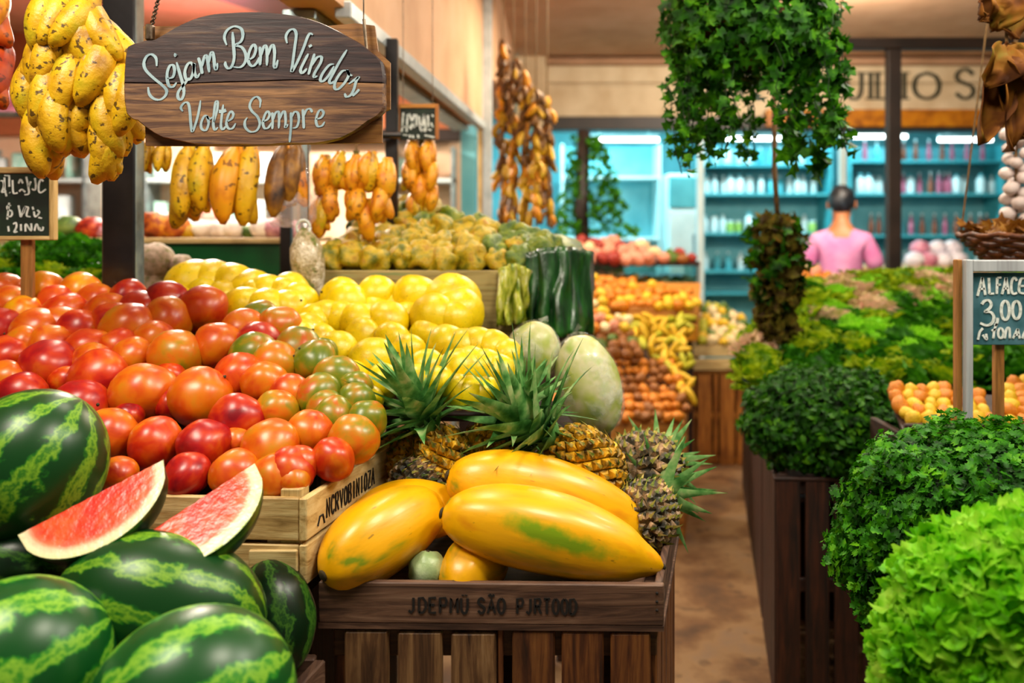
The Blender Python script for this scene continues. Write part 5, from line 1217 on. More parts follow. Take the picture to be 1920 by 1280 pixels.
pile('tuber', 'vegetable', 'in the plank box', ms, ad, None, 4.22, z_of(778, 4.22), .34, [(780, 1160, 1285), (763, 1160, 1287), (746, 1140, 1287), (729, 1135, 1285), (712, 1130, 1280), (696, 1125, 1270), (680, 1120, 1262)], .034, 'tubers in the brown plank box', 'the wrapped melon', 'tuber', 3)
ms, ad = T('brown', 'green', 'brown'); pile('root', 'vegetable', 'above the orange tubers', ms, ad, None, 4.65, z_of(664, 4.65), .34, [(664, 1115, 1215), (650, 1110, 1210), (638, 1108, 1195), (626, 1105, 1180)], .04, 'dark roots above the plank box', 'the leaf cover', 'root_vegetable', 4)
ms, ad = Lg('yellow', 'lime', 'yellow'); pile('fruit', 'fruit', 'of the long yellow-green heap', ms, ad, None, 4.6, z_of(700, 4.6), .36, [(740, 1278, 1296), (722, 1276, 1300), (704, 1268, 1300), (688, 1255, 1298), (672, 1235, 1296), (656, 1220, 1292), (640, 1205, 1290), (624, 1190, 1295), (610, 1180, 1300), (597, 1170, 1300)], .032, 'long yellow-green fruit beside the roots', 'the roots', 'carambola', 5)
ms, ad = T('orange', 'pink', 'yellow', 'cream'); pile('fruit', 'fruit', 'beside the leaf cover', ms, ad, None, 4.5, z_of(628, 4.5), .5, [(628, 1096, 1112), (612, 1098, 1190), (598, 1096, 1180), (584, 1096, 1132), (568, 1096, 1130), (552, 1096, 1128), (538, 1096, 1124), (524, 1098, 1120)], .034, 'orange and pink fruit beside the leaf cover', 'the leaf cover', 'persimmon', 6)
deck('display_stand', 'long dark sloping board under the yellow and brown aisle heaps', .42, .93, 4.62, z_of(672, 4.62) - .16, 5.15, z_of(610, 5.15) - .10, .2)
# orange tray with fruit, and its twin beneath
plank_box('fruit_tray', 'low orange-brown tray of orange fruit under the glass counter', 1128, 1310, 573, 603, 5.3, .5, M['crate_wood_x'], CZ, 1)
ms, ad = T('orange', 'yellow', 'orange'); pile('fruit', 'fruit', 'in the orange-brown tray', ms, ad, None, 5.32, z_of(570, 5.32), .40, [(571, 1135, 1308), (560, 1130, 1306), (549, 1128, 1300), (538, 1122, 1250), (528, 1115, 1200)], .04, 'orange fruit in the tray', 'the aisle heap', 'orange_fruit', 7)
plank_box('fruit_tray', 'yellow lower tray directly under the orange-brown one', 1185, 1308, 606, 640, 5.28, .4, M['amber_wood'], CZ, 1)
deck('display_stand', 'dark stand carrying the two trays under the glass counter', .55, 1.12, 5.32, z_of(640, 5.3) - .02, 5.7, z_of(640, 5.3) - .02, .1)
SXD = M['stall_wood_x']
# slatted crate with small crate on it at the end of the aisle
CY = 5.62
a, b = at(1283, 697, CY), at(1402, 873, CY)
t = thing('slatted_crate', 'tall orange-brown slatted crate at the far end of the aisle', 'crate', ((a.x + b.x) / 2, CY, 0))
for i, (x0, x1) in enumerate(((1285, 1303), (1308, 1335), (1339, 1346), (1350, 1378), (1382, 1402))):
    u, v = at(x0, 0, CY).x, at(x1, 0, CY).x; build(MB().abox(u, v, CY, CY + .018, 0.0, a.z - .012, .003), 'slat', CZ, t)
for z in (a.z - .012, a.z / 2, .01): build(MB().abox(a.x, b.x, CY + .018 - (.02 if z > .5 else 0), CY + .05, z - (.0 if z > .5 else 0), z + .03, .003), 'rail', CX, t)
for i in range(2): build(MB().box((b.x - .02, CY + .05 + .1 * i, 0), (.018, 0, 0), (0, .085, 0), (0, 0, a.z - .014), .003), 'slat', CZ, t)
for x in (a.x, b.x - .03): build(MB().abox(x, x + .03, CY + .22, CY + .25, 0, a.z, .003), 'corner_post', CZ, t)
build(MB().abox(a.x + .02, b.x - .03, CY + .20, CY + .215, 0, a.z - .02), 'back_board', SXD, t)  # dark panel added inside to block light and keep the slat gaps dark
e, f = at(1290, 645, CY - .03), at(1424, 697, CY - .03)
t = thing('small_crate', 'small pale two-board crate of yellow-green fruit standing on the tall slatted crate', 'crate', ((e.x + f.x) / 2, CY, a.z))
hz = e.z - a.z - .022
for i in range(2): build(MB().abox(e.x, f.x, CY - .03, CY - .015, a.z + .02 + hz * .52 * i, a.z + .02 + hz * (.52 * i + .44), .003), 'front_board', M['pale_wood_x'], t)
for x in (e.x, f.x - .014):
    for i in range(2): build(MB().abox(x, x + .014, CY - .015, CY + .24, a.z + .02 + hz * .52 * i, a.z + .02 + hz * (.52 * i + .44), .003), 'side_board', M['pale_wood_y'], t)
for x in (e.x + .02, f.x - .05): build(MB().abox(x, x + .03, CY - .012, CY + .02, a.z + .02, e.z + .01, .003), 'corner_post', M['pale_wood_z'], t)
build(MB().abox(e.x, f.x, CY - .03, CY + .24, a.z + .016, a.z + .026), 'bottom', M['pale_wood_x'], t)
ms, ad = T('lime', 'cream', 'yellow', 'cream', 'green'); pile('fruit', 'fruit', 'in the small pale crate', ms, ad, None, CY, z_of(640, CY), .42, [(640, 1298, 1420), (629, 1300, 1420), (618, 1302, 1416), (607, 1305, 1408), (596, 1310, 1398), (585, 1318, 1385), (574, 1326, 1365)], .042, 'yellow-green fruit in the small pale crate', 'the aisle heap', 'chayote', 8)
build(MB().box((e.x + .02, CY, e.z - .05), (f.x - e.x - .04, 0, 0), (0, .24, .10), (0, 0, .015)), 'sloping_board', M['stall_wood_x'], t)
# glass counter
GY = 5.9
a, b = at(1080, 490, GY), at(1312, 545, GY)
t = thing('glass_counter', 'glass display counter with pink and white goods heaped on top', 'counter', ((a.x + b.x) / 2, GY, 0))
build(MB().abox(a.x, b.x, GY - .02, GY + .48, a.z - .03, a.z, .004), 'counter_top', M['stall_wood_x'], t)
build(MB().abox(a.x + .01, b.x - .01, GY, GY + .008, b.z, a.z - .03), 'front_glass', glassmat('counter_glass', 'd8f0ee', .08), t)
build(MB().abox(b.x - .018, b.x - .01, GY + .01, GY + .46, b.z, a.z - .03), 'side_glass', glassmat('counter_glass_side', 'd8f0ee', .08), t)
build(MB().abox(a.x, b.x, GY - .01, GY + .47, 0, b.z, .004), 'base', M['stall_wood_x'], t)
for x in (a.x, b.x - .02): build(MB().abox(x, x + .02, GY - .012, GY + .01, b.z, a.z - .03, .002), 'frame_post', M['grey_steel'], t)
ms, ad = T('pink', 'cream', 'pink', 'red'); pile('bundle', 'produce', 'on the glass counter', ms, ad, None, GY + .05, a.z + .05, .35, [(484, 1085, 1260), (473, 1085, 1250), (463, 1088, 1215), (455, 1092, 1160)], .055, 'pink and white produce on the glass counter', 'the banana strings', 'onion', 9)
ms, ad = T('red', 'brown', 'green'); pile('beet', 'produce', 'on the glass counter', ms, ad, None, GY + .05, a.z + .04, .35, [(484, 1262, 1305), (475, 1255, 1295)], .045, 'dark red produce on the glass counter', 'the pink produce', 'beetroot', 12)
ms, ad = T('cream', 'green', 'cream'); pile('packet', 'produce', 'behind the counter glass', ms, ad, None, GY + .15, b.z + .05, .30, [(538, 1130, 1300), (527, 1130, 1300)], .05, 'pale produce inside the glass counter', 'the banana strings', 'turnip', 10)
build(MB().box((a.x + .02, GY + .1, b.z), (b.x - a.x - .05, 0, 0), (0, .34, .09), (0, 0, .01)), 'inner_shelf', M['white_panel'], t)
# dark-stemmed climbing plant in the blue window
PY = 6.6
def leaf_scatter(n, fpos, size, m, seed, lobes=3, name='foliage', cup=.25):
    """n small lobed leaves; fpos(rr) gives position and facing"""
    rr = random.Random(seed); mb = MB()
    for i in range(n):
        p, nrm = fpos(rr); nrm = Vector(nrm).normalized(); a = rr.uniform(0, 2 * PI)
        t1 = nrm.orthogonal().normalized(); t1 = (Matrix.Rotation(a, 3, nrm) @ t1); t2 = nrm.cross(t1); s = size * rr.uniform(.65, 1.25)
        if lobes == 1: out = [(-.5, 0), (-.1, .34), (.3, .26), (.75, 0), (.3, -.26), (-.1, -.34)]
        elif lobes == 3: out = [(-.45, 0), (-.35, .42), (.02, .28), (.22, .62), (.34, .20), (.85, 0), (.34, -.20), (.22, -.62), (.02, -.28), (-.35, -.42)]
        else: out = [(-.45, .06), (-.30, .5), (.0, .26), (.12, .58), (.34, .30), (.5, .42), (.62, .1), (.8, 0), (.62, -.1), (.5, -.42), (.34, -.3), (.12, -.58), (.0, -.26), (-.30, -.5), (-.45, -.06)]
        vs = [p + t1 * (x * s) + t2 * (y * s) + nrm * (s * cup * (y * y * 1.5 - x * x * .6)) for x, y in out]
        k = len(out); vs.append(p + nrm * (s * .03)); mb.add(vs, [(j, (j + 1) % k, k) for j in range(k)])
    return mb
def rdir(rr):
    z = rr.uniform(-1, 1); a = rr.uniform(0, 2 * PI); q = math.sqrt(1 - z * z); return Vector((q * math.cos(a), q * math.sin(a), z))
c0 = at(1093, 440, PY); c1 = at(1093, 255, PY)
t = thing('climbing_plant', 'leafy plant on a dark trunk in front of the blue window shelf', 'plant', at(1093, 470, PY))
build(MB().tube([at(1093, 480, PY), at(1090, 380, PY), at(1095, 245, PY)], [.06, .055, .05], 10), 'trunk', M['brown_beam'], t, True)
def fp(rr):
    v = rr.random() ** .8; side = rr.choice((-1, 1, 1)); w_ = .08 + .28 * v; x = c0.x + side * (.03 + rr.random() * w_ * (1.1 if side > 0 else .6)); return Vector((x, PY + rr.uniform(-.15, .1), c1.z + (c0.z - c1.z) * v + rr.uniform(-.03, .03))), rdir(rr) + Vector((0, -.5, .3))
build(leaf_scatter(420, fp, .055, None, 4), 'foliage', M['leaf_parsley'], t)
t = thing('planter_box', 'dark planter ledge under the climbing plant', 'planter', (c0.x, PY, 0)); build(MB().abox(c0.x - .3, c0.x + .3, PY - .15, PY + .15, 0, at(0, 480, PY).z + .02, .01), 'body', M['stall_wood_x'], t); build(MB().abox(c0.x - .32, c0.x + .32, PY - .17, PY + .17, at(0, 480, PY).z + .02, at(0, 480, PY).z + .05, .01), 'rim', M['stall_wood_x'], t)
# ================================================================== greens stall on the other side of the aisle
SX, SZ = M['stall_wood_x'], M['stall_wood_z']
def slat_crate(label, o, u, v, h, nu, nv):
    """open slatted crate: corner o, front edge vector u, depth vector v, height h; nu/nv upright slats per side"""
    o, u, v = Vector(o), Vector(u), Vector(v); t = thing('slatted_crate', label, 'crate', (o.x, o.y, o.z))
    un, vn = u.normalized(), v.normalized(); th = .016
    for i in range(nu):
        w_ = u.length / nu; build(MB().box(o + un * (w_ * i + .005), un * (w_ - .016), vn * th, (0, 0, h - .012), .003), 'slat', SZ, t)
    for i in range(nv):
        w_ = (v.length - .02) / nv; build(MB().box(o + vn * (th + w_ * i + .003), un * th, vn * (w_ - .012), (0, 0, h - .012), .003), 'slat', SZ, t)
    for z in (.02, h * .5, h - .06):
        build(MB().box(o + vn * (th + .001) + un * (th + .002) + Vector((0, 0, z)), u - un * (2 * th), vn * .018, (0, 0, .045), .003), 'rail', SX, t)
        build(MB().box(o + vn * .04 + un * (th + .001) + Vector((0, 0, z)), un * .018, v - vn * .06, (0, 0, .045), .003), 'rail', SX, t)
    for a, b in ((0, 0), (1, 0), (0, 1), (1, 1)):
        build(MB().box(o + (u - un * .06) * a + un * .018 + (v - vn * .07) * b + vn * .037, un * .03, vn * .03, (0, 0, h), .003), 'corner_post', SZ, t)
    build(MB().box(o + Vector((0, 0, h - .012)) - un * .004 - vn * .004, u * 1.01, vn * .03, (0, 0, .012), .003), 'top_rail', SX, t)
    build(MB().box(o + un * .02 + vn * .04 + Vector((0, 0, h - .09)), u - un * .04, v - vn * .06, (0, 0, .012)), 'inner_bottom', SX, t)
    return t
VD = Vector((.226, 1, 0)).normalized()
K0 = at(1453, 895, 2.75); K0.z = 0; HC = .752
slat_crate('dark slatted crate at the near corner of the greens stall, under the round dark bush', K0, (.46, -.02, 0), VD * .62, HC, 5, 7)
slat_crate('dark slatted crate second along the aisle side of the greens stall', K0 + VD * .65, (.6, 0, 0), VD * .85, HC, 5, 8)
slat_crate('dark slatted crate third along the aisle side of the greens stall', K0 + VD * 1.53, (.6, 0, 0), VD * .95, HC, 5, 8)
slat_crate('dark slatted crate in the second row behind the parsley', K0 + Vector((.48, -.02, 0)), (.75, 0, 0), VD * .62, HC, 6, 6)
slat_crate('dark slatted crate under the parsley and the frilly lettuce', (.78, 1.0, 0), (.9, 0, 0), VD * 1.1, .66, 6, 8)
# sloping board and heap of greens
HS = .26
deck('display_stand', 'long sloping board under the heaped leafy greens', K0.x + .35, K0.x + 1.8, 3.0, .85, 4.3, .85 + HS * 1.3, .226, SX, base=lambda x, y: .756 if x < 2.2 else 0)
rnd = random.Random(31); items = []
pal = []
rows = [(728, 1655, 1800), (712, 1420, 1810), (694, 1420, 1910), (674, 1420, 1925), (654, 1428, 1925), (634, 1440, 1925), (614, 1450, 1925), (596, 1462, 1925), (580, 1480, 1925), (566, 1500, 1925), (553, 1525, 1925), (542, 1555, 1925), (533, 1600, 1925)]
n = 0
for ri, (py, x0, x1) in enumerate(rows):
    px = x0 + rnd.uniform(0, 20)
    while px < x1:
        yy = py + rnd.uniform(-5, 5); Y = plane_Y(yy, 3.0, .93, HS) ; r = rnd.uniform(.07, .10)
        leftish = px < 1560 + rnd.uniform(-40, 40); far = py < 590
        if leftish: kd = rnd.choice(['pale', 'mid', 'mid', 'deep'] if py < 690 else ['deep', 'mid'])
        elif far: kd = rnd.choice(['mid', 'mid', 'pale', 'bright'])
        elif 590 < py < 680 and px < 1820: kd = rnd.choice(['bright', 'deep', 'bright', 'mid', 'deep'])
        else: kd = rnd.choice(['deep', 'mid', 'deep', 'mid'])
        if 585 < py < 605 and 1590 < px < 1660: kd = 'pale'
        o = leaf_head(at(px, yy, Y), r, kd, 'x', 'leafy heads heaped on the greens stall', n, sq=(1.15, 1, .8)); items.append((o, px, yy, HN[kd])); n += 1
        px += r * F / Y * rnd.uniform(1.1, 1.4)
rows_label(items, 'leafy head', 'on the greens stall', 'the aisle', len(rows))
# orange-yellow peppers in a low box between bush and sign
ms, ad = T('orange', 'yellow', 'orange', 'yellow')
pile('pepper', 'vegetable', 'beside the price board', ms, ad, None, 2.45, z_of(785, 2.45), .42, [(786, 1712, 1860), (772, 1700, 1850), (758, 1688, 1850), (744, 1680, 1840), (732, 1680, 1780)], .026, 'orange and yellow peppers by the price board', 'the dark bush', 'pepper', 21)
pile('pepper', 'vegetable', 'beyond the price stake', ms, ad, None, 2.45, z_of(785, 2.45), .42, [(786, 1895, 1960), (772, 1893, 1960), (758, 1892, 1960), (744, 1892, 1960), (730, 1892, 1960), (716, 1900, 1960)], .026, 'orange and yellow peppers beyond the stake', 'the stake', 'pepper', 22)
a, b = at(1692, 800, 2.42), at(1960, 800, 2.42)
t = thing('pepper_box', 'shallow brown box of orange and yellow peppers', 'box', ((a.x + b.x) / 2, 2.42, HC)); build(MB().abox(a.x, b.x, 2.40, 2.415, .80, a.z + .012, .003), 'front_board', SX, t)
build(MB().box((a.x, 2.42, a.z - .02), (b.x - a.x, 0, 0), (.05, .20, .06), (0, 0, .012)), 'sloping_board', SX, t)
for x in (a.x, b.x - .02): build(MB().abox(x, x + .02, 2.42, 2.64, .80, a.z - .02, .003), 'side_board', SX, t)
for x in (a.x + .02, b.x - .06): build(MB().abox(x, x + .03, 2.42, 2.45, 0, a.z, .003), 'leg', SZ, t)
# bushes
def bush(name, label, cat, px, py, Y, rad, n, size, m, seed, lobes, jit=.16, corem='leaf_core', up=.35):
    c = at(px, py, Y); t = thing(name, label, cat, c); rad = Vector(rad)
    def fp(rr):
        d = rdir(rr)
        while d.y > .55 or d.z < -.75: d = rdir(rr)
        k = 1 + jit * noise.noise(d * 3.5 + Vector((seed, 0, 0))) + rr.uniform(-.13, .05)
        return Vector((d.x * rad.x, d.y * rad.y, d.z * rad.z)) * k, d * .8 + rdir(rr) * .75 + Vector((0, 0, up))
    build(leaf_scatter(n, fp, size, None, seed, lobes), 'foliage', m, t, True, Matrix())
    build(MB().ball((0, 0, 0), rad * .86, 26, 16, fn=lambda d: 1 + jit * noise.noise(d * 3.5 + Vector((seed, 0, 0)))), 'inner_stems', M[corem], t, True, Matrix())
    return t
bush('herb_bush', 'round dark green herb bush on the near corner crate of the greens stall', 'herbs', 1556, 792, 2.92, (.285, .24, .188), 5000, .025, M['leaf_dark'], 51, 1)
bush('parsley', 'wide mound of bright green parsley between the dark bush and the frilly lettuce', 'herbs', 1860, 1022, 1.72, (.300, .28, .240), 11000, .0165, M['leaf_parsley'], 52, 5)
c = at(1925, 1262, 1.22)
t = thing('lettuce', 'frilly light green lettuce nearest the camera beside the parsley', 'lettuce', c)
def frilly(n, rad, size, seed):
    """mound of small curled leaf frills"""
    rr = random.Random(seed); mb = MB(); ga = PI * (3 - math.sqrt(5)); seg = 22
    for i in range(n):
        zz = 1 - 1.75 * (i + .5) / n; a = i * ga; q = math.sqrt(max(0, 1 - zz * zz)); d = Vector((q * math.cos(a), q * math.sin(a), zz))
        if d.y > .6: continue
        nrm = (d + rdir(rr) * .55 + Vector((0, 0, .25))).normalized(); t1 = nrm.orthogonal().normalized(); t2 = nrm.cross(t1)
        c = Vector((d.x * rad[0], d.y * rad[1], d.z * rad[2])) * (1 + .10 * noise.noise(d * 4) + rr.uniform(-.05, .03)); s_ = size * rr.uniform(.7, 1.3); p1, p2 = rr.uniform(0, 6), rr.uniform(0, 6)
        vs = [c - nrm * s_ * .3]
        for k, f in enumerate((.4, .75, 1.0)):
            for j in range(seg):
                b_ = 2 * PI * j / seg; wv = math.sin(3 * b_ + p1) * .24 + math.sin(5 * b_ + p2) * .16
                r_ = s_ * f * (1 + .08 * math.sin(2 * b_ + p2) * f); vs.append(c + (t1 * math.cos(b_) + t2 * math.sin(b_)) * r_ + nrm * (s_ * (-.25 + .45 * f * f + wv * f * f * 1.5)))
        fs = [(0, 1 + j, 1 + (j + 1) % seg) for j in range(seg)] + [(1 + k * seg + j, 1 + (k + 1) * seg + j, 1 + (k + 1) * seg + (j + 1) % seg, 1 + k * seg + (j + 1) % seg) for k in (0, 1) for j in range(seg)]
        mb.add(vs, fs)
    return mb
build(frilly(2100, (.197, .19, .227), .0165, 5), 'leaves', M['leaf_lettuce'], t, True, Matrix())
build(MB().ball((0, 0, 0), (.17, .165, .20), 22, 14), 'heart', mat('lettuce_heart', ['2c6404', '488a0c'], 20, .8), t, True, Matrix())
# price board on legs
AY = 1.98
ap = lambda x, y, Y=AY - .0008: at(1780 + x / 6.093, 470 + y / 6.093, Y)
t = thing('price_board', 'teal price board reading ALFACE 3,00 in a grey wooden frame over the parsley', 'sign', ap(560, 1080, AY))
a, b = ap(258, 1075, AY), ap(1080, 250, AY)
build(MB().abox(a.x, b.x, AY, AY + .010, a.z, b.z, .001), 'board', M['board_teal'], t)
pa, pb = ap(165, 100, AY), ap(245, 240, AY); zlow = at(0, 800, AY).z
build(MB().box((pa.x, AY - .012, zlow), (pb.x - pa.x, 0, 0), (0, .02, 0), (0, 0, pa.z - zlow), .002), 'frame_stile', M['frame_grey'], t)
build(MB().box((ap(98, 0, AY).x, AY + .004, zlow), (pa.x - ap(98, 0, AY).x - .0005, 0, 0), (0, .02, 0), (0, 0, pa.z - zlow), .002), 'frame_backing', M['stake_wood'], t)
ra, rb = ap(248, 238, AY), ap(1100, 105, AY); build(MB().box((pb.x + .0005, AY - .012, ra.z), (rb.x - pb.x, 0, 0), (0, .02, 0), (0, 0, rb.z - ra.z), .002), 'frame_rail', M['frame_grey'], t)
build(MB().box((rb.x, AY - .012, zlow), (.018, 0, 0), (0, .02, 0), (0, 0, pa.z - zlow), .002), 'frame_stile', M['frame_grey'], t)
sa, sb = ap(555, 1070, AY), ap(665, 1070, AY); build(MB().box((sa.x, AY + .0105, zlow), (sb.x - sa.x, 0, 0), (0, .016, 0), (0, 0, a.z + .05 - zlow), .002), 'stake', M['stake_wood'], t)
def ell(cx, cy, rx, ry): return ','.join('%.0f %.0f' % (cx + rx * math.sin(q), cy - ry * math.cos(q)) for q in [2 * PI * i / 12 for i in range(13)])
mb = MB()
chalk(mb, '320 515,350 400,375 305|375 305,392 400,410 505|345 437,402 432|450 310,453 400,456 492|456 490,510 488|540 492,543 400,546 310|546 308,592 305|544 392,588 386|600 495,625 400,645 308|645 308,662 400,676 492|618 432,668 428|770 342,742 306,712 345,704 430,726 490,772 480|878 318,820 320,796 400,802 474,878 488|800 405,850 400|930 330,932 480', ap, 26, Vector((0, -1, 0)))
chalk(mb, '370 610,400 572,450 566,476 610,455 660,405 695,470 700,506 750,490 820,430 852,352 826|550 765,542 820,518 856|' + ell(637, 680, 46, 108) + '|' + ell(765, 676, 46, 102), ap, 30, Vector((0, -1, 0)))
chalk(mb, '325 1015,345 930,382 885|380 960,425 1012,418 948|500 1000,514 900,540 830|480 912,532 892|' + ell(585, 940, 30, 58) + '|630 1000,650 900,682 884,690 1000|725 1000,780 892|780 892,802 1000|742 962,796 956|832 1000,880 895,905 1000', ap, 24, Vector((0, -1, 0)))
build(mb, 'chalk_lettering', M['chalk'], t)
# dried leaves hanging at the picture's edge
DY = 2.1; c = at(1885, -10, DY)
t = thing('dried_leaf_bundle', 'bundle of curled brown dried leaves hanging above the price board', 'dried leaves', c)
build(MB().tube([Vector((c.x, DY, CEIL)), c, at(1888, 90, DY)], .004, 6), 'hanging_cord', M['cord'], t)
def big_leaf(p, d, L, W, curl, seed):
    d = Vector(d).normalized(); sd = d.cross(Vector((0, -1, 0))).normalized(); nn = sd.cross(d); vs = []; gu, gv = 8, 14
    for j in range(gv + 1):
        v = j / gv; ww = W * math.sin(PI * (.06 + .92 * v)) ** .8
        for k in range(gu + 1):
            u = -1 + 2 * k / gu; q = noise.noise(Vector((u * 2 + seed, v * 4, seed)))
            vs.append(p + d * (L * v) + sd * (u * ww * (1 + .15 * q)) + nn * (curl * ww * u * u + .04 * q * (v + .2) + .03 * math.sin(3 * v + seed)))
    return vs, [(j*(gu+1)+k, j*(gu+1)+k+1, (j+1)*(gu+1)+k+1, (j+1)*(gu+1)+k) for j in range(gv) for k in range(gu)]
for i, (px, py, ex, ey, W, cu) in enumerate(((1880, -20, 1865, 60, .05, .6), (1895, -30, 1910, 70, .05, .5), (1885, 85, 1848, 165, .05, .6), (1890, 85, 1850, 265, .042, .9), (1893, 85, 1885, 285, .040, .9), (1896, 85, 1922, 260, .05, .6), (1890, 80, 1930, 170, .05, .5), (1875, -10, 1850, 30, .03, .5))):
    p, e = at(px, py, DY - .01 * (i % 3)), at(ex, ey, DY - .02 * (i % 4)); vs, fs = big_leaf(p, e - p, (e - p).length, W, cu, i * 3.1)
    o = build(MB().add(vs, fs), 'dried_leaf', M['husk_leaf'], t, True); sm = o.modifiers.new('thickness', 'SOLIDIFY'); sm.thickness = .003
# woven basket on cords
BY2 = 2.5; c = at(1930, 462, BY2)
t = thing('woven_basket', 'dark brown woven basket hanging just above the price board', 'basket', c)
mb = MB()
for j in range(7):
    z = -.045 + .013 * j; r = .115 + .012 * j
    mb.tube([(r * math.cos(a), r * math.sin(a), z + .004 * math.sin(12 * a + j * PI)) for a in [2 * PI * k / 40 for k in range(41)]], .0075, 6, False)
mb.lathe([(.02, -.052), (.11, -.05), (.12, -.04)], 24); build(mb, 'basket_weave', mat('basket', ['2a1206', '5a2c10', '7a4418'], 40, .6), t, True, Matrix())
build(leaf_scatter(160, lambda rr: (Vector((rr.uniform(-.15, .15), rr.uniform(-.12, .12), .04 + rr.uniform(-.01, .03))), rdir(rr) + Vector((0, 0, 1))), .04, None, 8, 3), 'greens', M['leaf_dry'], t, True, Matrix())
for a in (0.4, 2.5, 4.6): build(MB().tube([(.18 * math.cos(a), .18 * math.sin(a), .035), (.0, .0, CEIL - c.z)], .003, 5), 'cord', M['cord'], t, False, Matrix())
# garlic braid
c = at(1905, 235, 2.9)
t = thing('garlic_braid', 'pale garlic braid hanging behind the dried leaves', 'garlic', c); gmat = mat('garlic', ['b89c98', 'dccac4', 'f0e6e0'], 22, .5, 3, bmp=.3)
g_me = lump(.06, 1.5, 3, (1, 1, .85), 12, 8).mesh('garlic_bulb', gmat); rr = random.Random(8)
build(MB().tube([(0, 0, CEIL - c.z), (0, 0, -.36)], .006, 6), 'braid', M['cord'], t, False, Matrix())
for i in range(22):
    b = link('garlic_bulb', g_me, t); b.location = (.028 * math.cos(i * 2.4), .028 * math.sin(i * 2.4), -.01 - i * .017); s = rr.uniform(.020, .027); b.scale = (s, s, s); b.rotation_euler = (rr.uniform(-.6, .6), rr.uniform(-.6, .6), 0)
# ================================================================== hanging ivy, dried herb bunch
IY = 2.6; c = at(1408, 70, IY)
t = thing('hanging_ivy', 'large trailing ivy in a hanging basket over the greens stall', 'plant', c)
build(MB().lathe([(.05, -.10), (.11, -.075), (.15, -.01), (.165, .05), (.15, .05), (.13, -.0)], 24), 'basket', mat('coir', ['3a200c', '6a401c', '7a5024'], 60, .8, bmp=.6), t, True, Matrix())
def fi(rr):
    d = rdir(rr); k = (.75 + .3 * rr.random())
    p = Vector((d.x * .265, d.y * .22, d.z * .19 + .04)) * k
    if p.z < -.02 and rr.random() < .35: p.z += .1
    return p, d + rdir(rr) * .6 + Vector((0, -.3, .2))
build(leaf_scatter(1500, fi, .040, None, 71, 3), 'foliage', M['leaf_ivy'], t, True, Matrix())
rr = random.Random(72)
for i in range(34):
    a = rr.uniform(0, 2 * PI); r0 = rr.uniform(.12, .27); x, y = r0 * math.cos(a), r0 * .75 * math.sin(a)
    ln = rr.uniform(.12, .34) + (.14 if abs(x) > .13 else .0) * rr.random() + .06; pts = []; px_, py_ = x, y; z = -.02
    m_ = max(5, int(ln / .03))
    for k in range(m_): pts.append(Vector((px_, py_, z))); px_ += rr.uniform(-.012, .012) + .004 * math.copysign(1, x) * (k < 3); py_ += rr.uniform(-.01, .01); z -= ln / m_
    s = build(MB().tube(pts, .0018, 5), 'strand', M['leaf_core'], t, False, Matrix()); dens = int(ln / .011)
    def fs_(rr2, pts=pts):
        q = rr2.random() ** 1.25; k = min(len(pts) - 2, int(q * (len(pts) - 1))); p = pts[k].lerp(pts[k+1], rr2.random())
        return p + rdir(rr2) * .022, rdir(rr2) + Vector((0, -.6, .2))
    build(leaf_scatter(dens, fs_, .034 if i % 5 else .055, None, 80 + i, 3), 'leaves', M['leaf_ivy'], s, True, Matrix())
for a in (0.3, 2.4, 4.4): build(MB().tube([(.16 * math.cos(a), .16 * math.sin(a), .05), (0, 0, CEIL - c.z)], .002, 5), 'hanging_wire', M['chain'], t, False, Matrix())
EY = 3.4; c = at(1458, 405, EY); zb = at(0, 640, EY).z
t = thing('dried_herb_bunch', 'bunch of drying brown and green herbs hanging below the ivy', 'herbs', c)
build(MB().tube([Vector((c.x - .01, EY, CEIL)), at(1452, 320, EY), c], .010, 6), 'hanging_cord', M['cord'], t, True)
def fh(rr):
    v = rr.random(); w_ = .105 * math.sin(PI * (.22 + .62 * v)) ; a = rr.uniform(0, 2 * PI); q = math.sqrt(rr.random())
    return Vector((w_ * q * math.cos(a), w_ * q * math.sin(a), (zb - c.z) * v)), rdir(rr)
build(leaf_scatter(900, fh, .05, None, 91, 1), 'dried_leaves', M['herb_dry'], t, True, Matrix())
def fh2(rr): p, n_ = fh(rr); return Vector((p.x * 1.35, p.y * 1.2, p.z * .75)), n_
build(leaf_scatter(160, fh2, .045, None, 92, 3), 'green_leaves', M['leaf_dark'], t, True, Matrix())
build(MB().tube([(0, 0, .0), (0, .0, (zb - c.z) * .5), (.01, 0, zb - c.z)], [.02, .055, .025], 10), 'stems', M['leaf_core'], t, True, Matrix())
# yellow fruit and blossoms below the person, on the stall's far edge
ms, ad = T('yellow', 'pink', 'cream', 'orange'); pile('fruit', 'fruit', 'below the person in pink', ms, ad, None, 5.3, z_of(545, 5.3), .5, [(545, 1510, 1600), (532, 1508, 1590), (520, 1510, 1565), (508, 1510, 1540), (495, 1510, 1530)], .045, 'fruit below the person in pink', 'the dried herbs', 'papaya_fruit', 33)
deck('display_stand', 'small dark stand at the far edge of the greens stall below the person', 1.80, 2.12, 5.28, z_of(550, 5.28) - .03, 5.8, z_of(550, 5.28) - .02, 0)
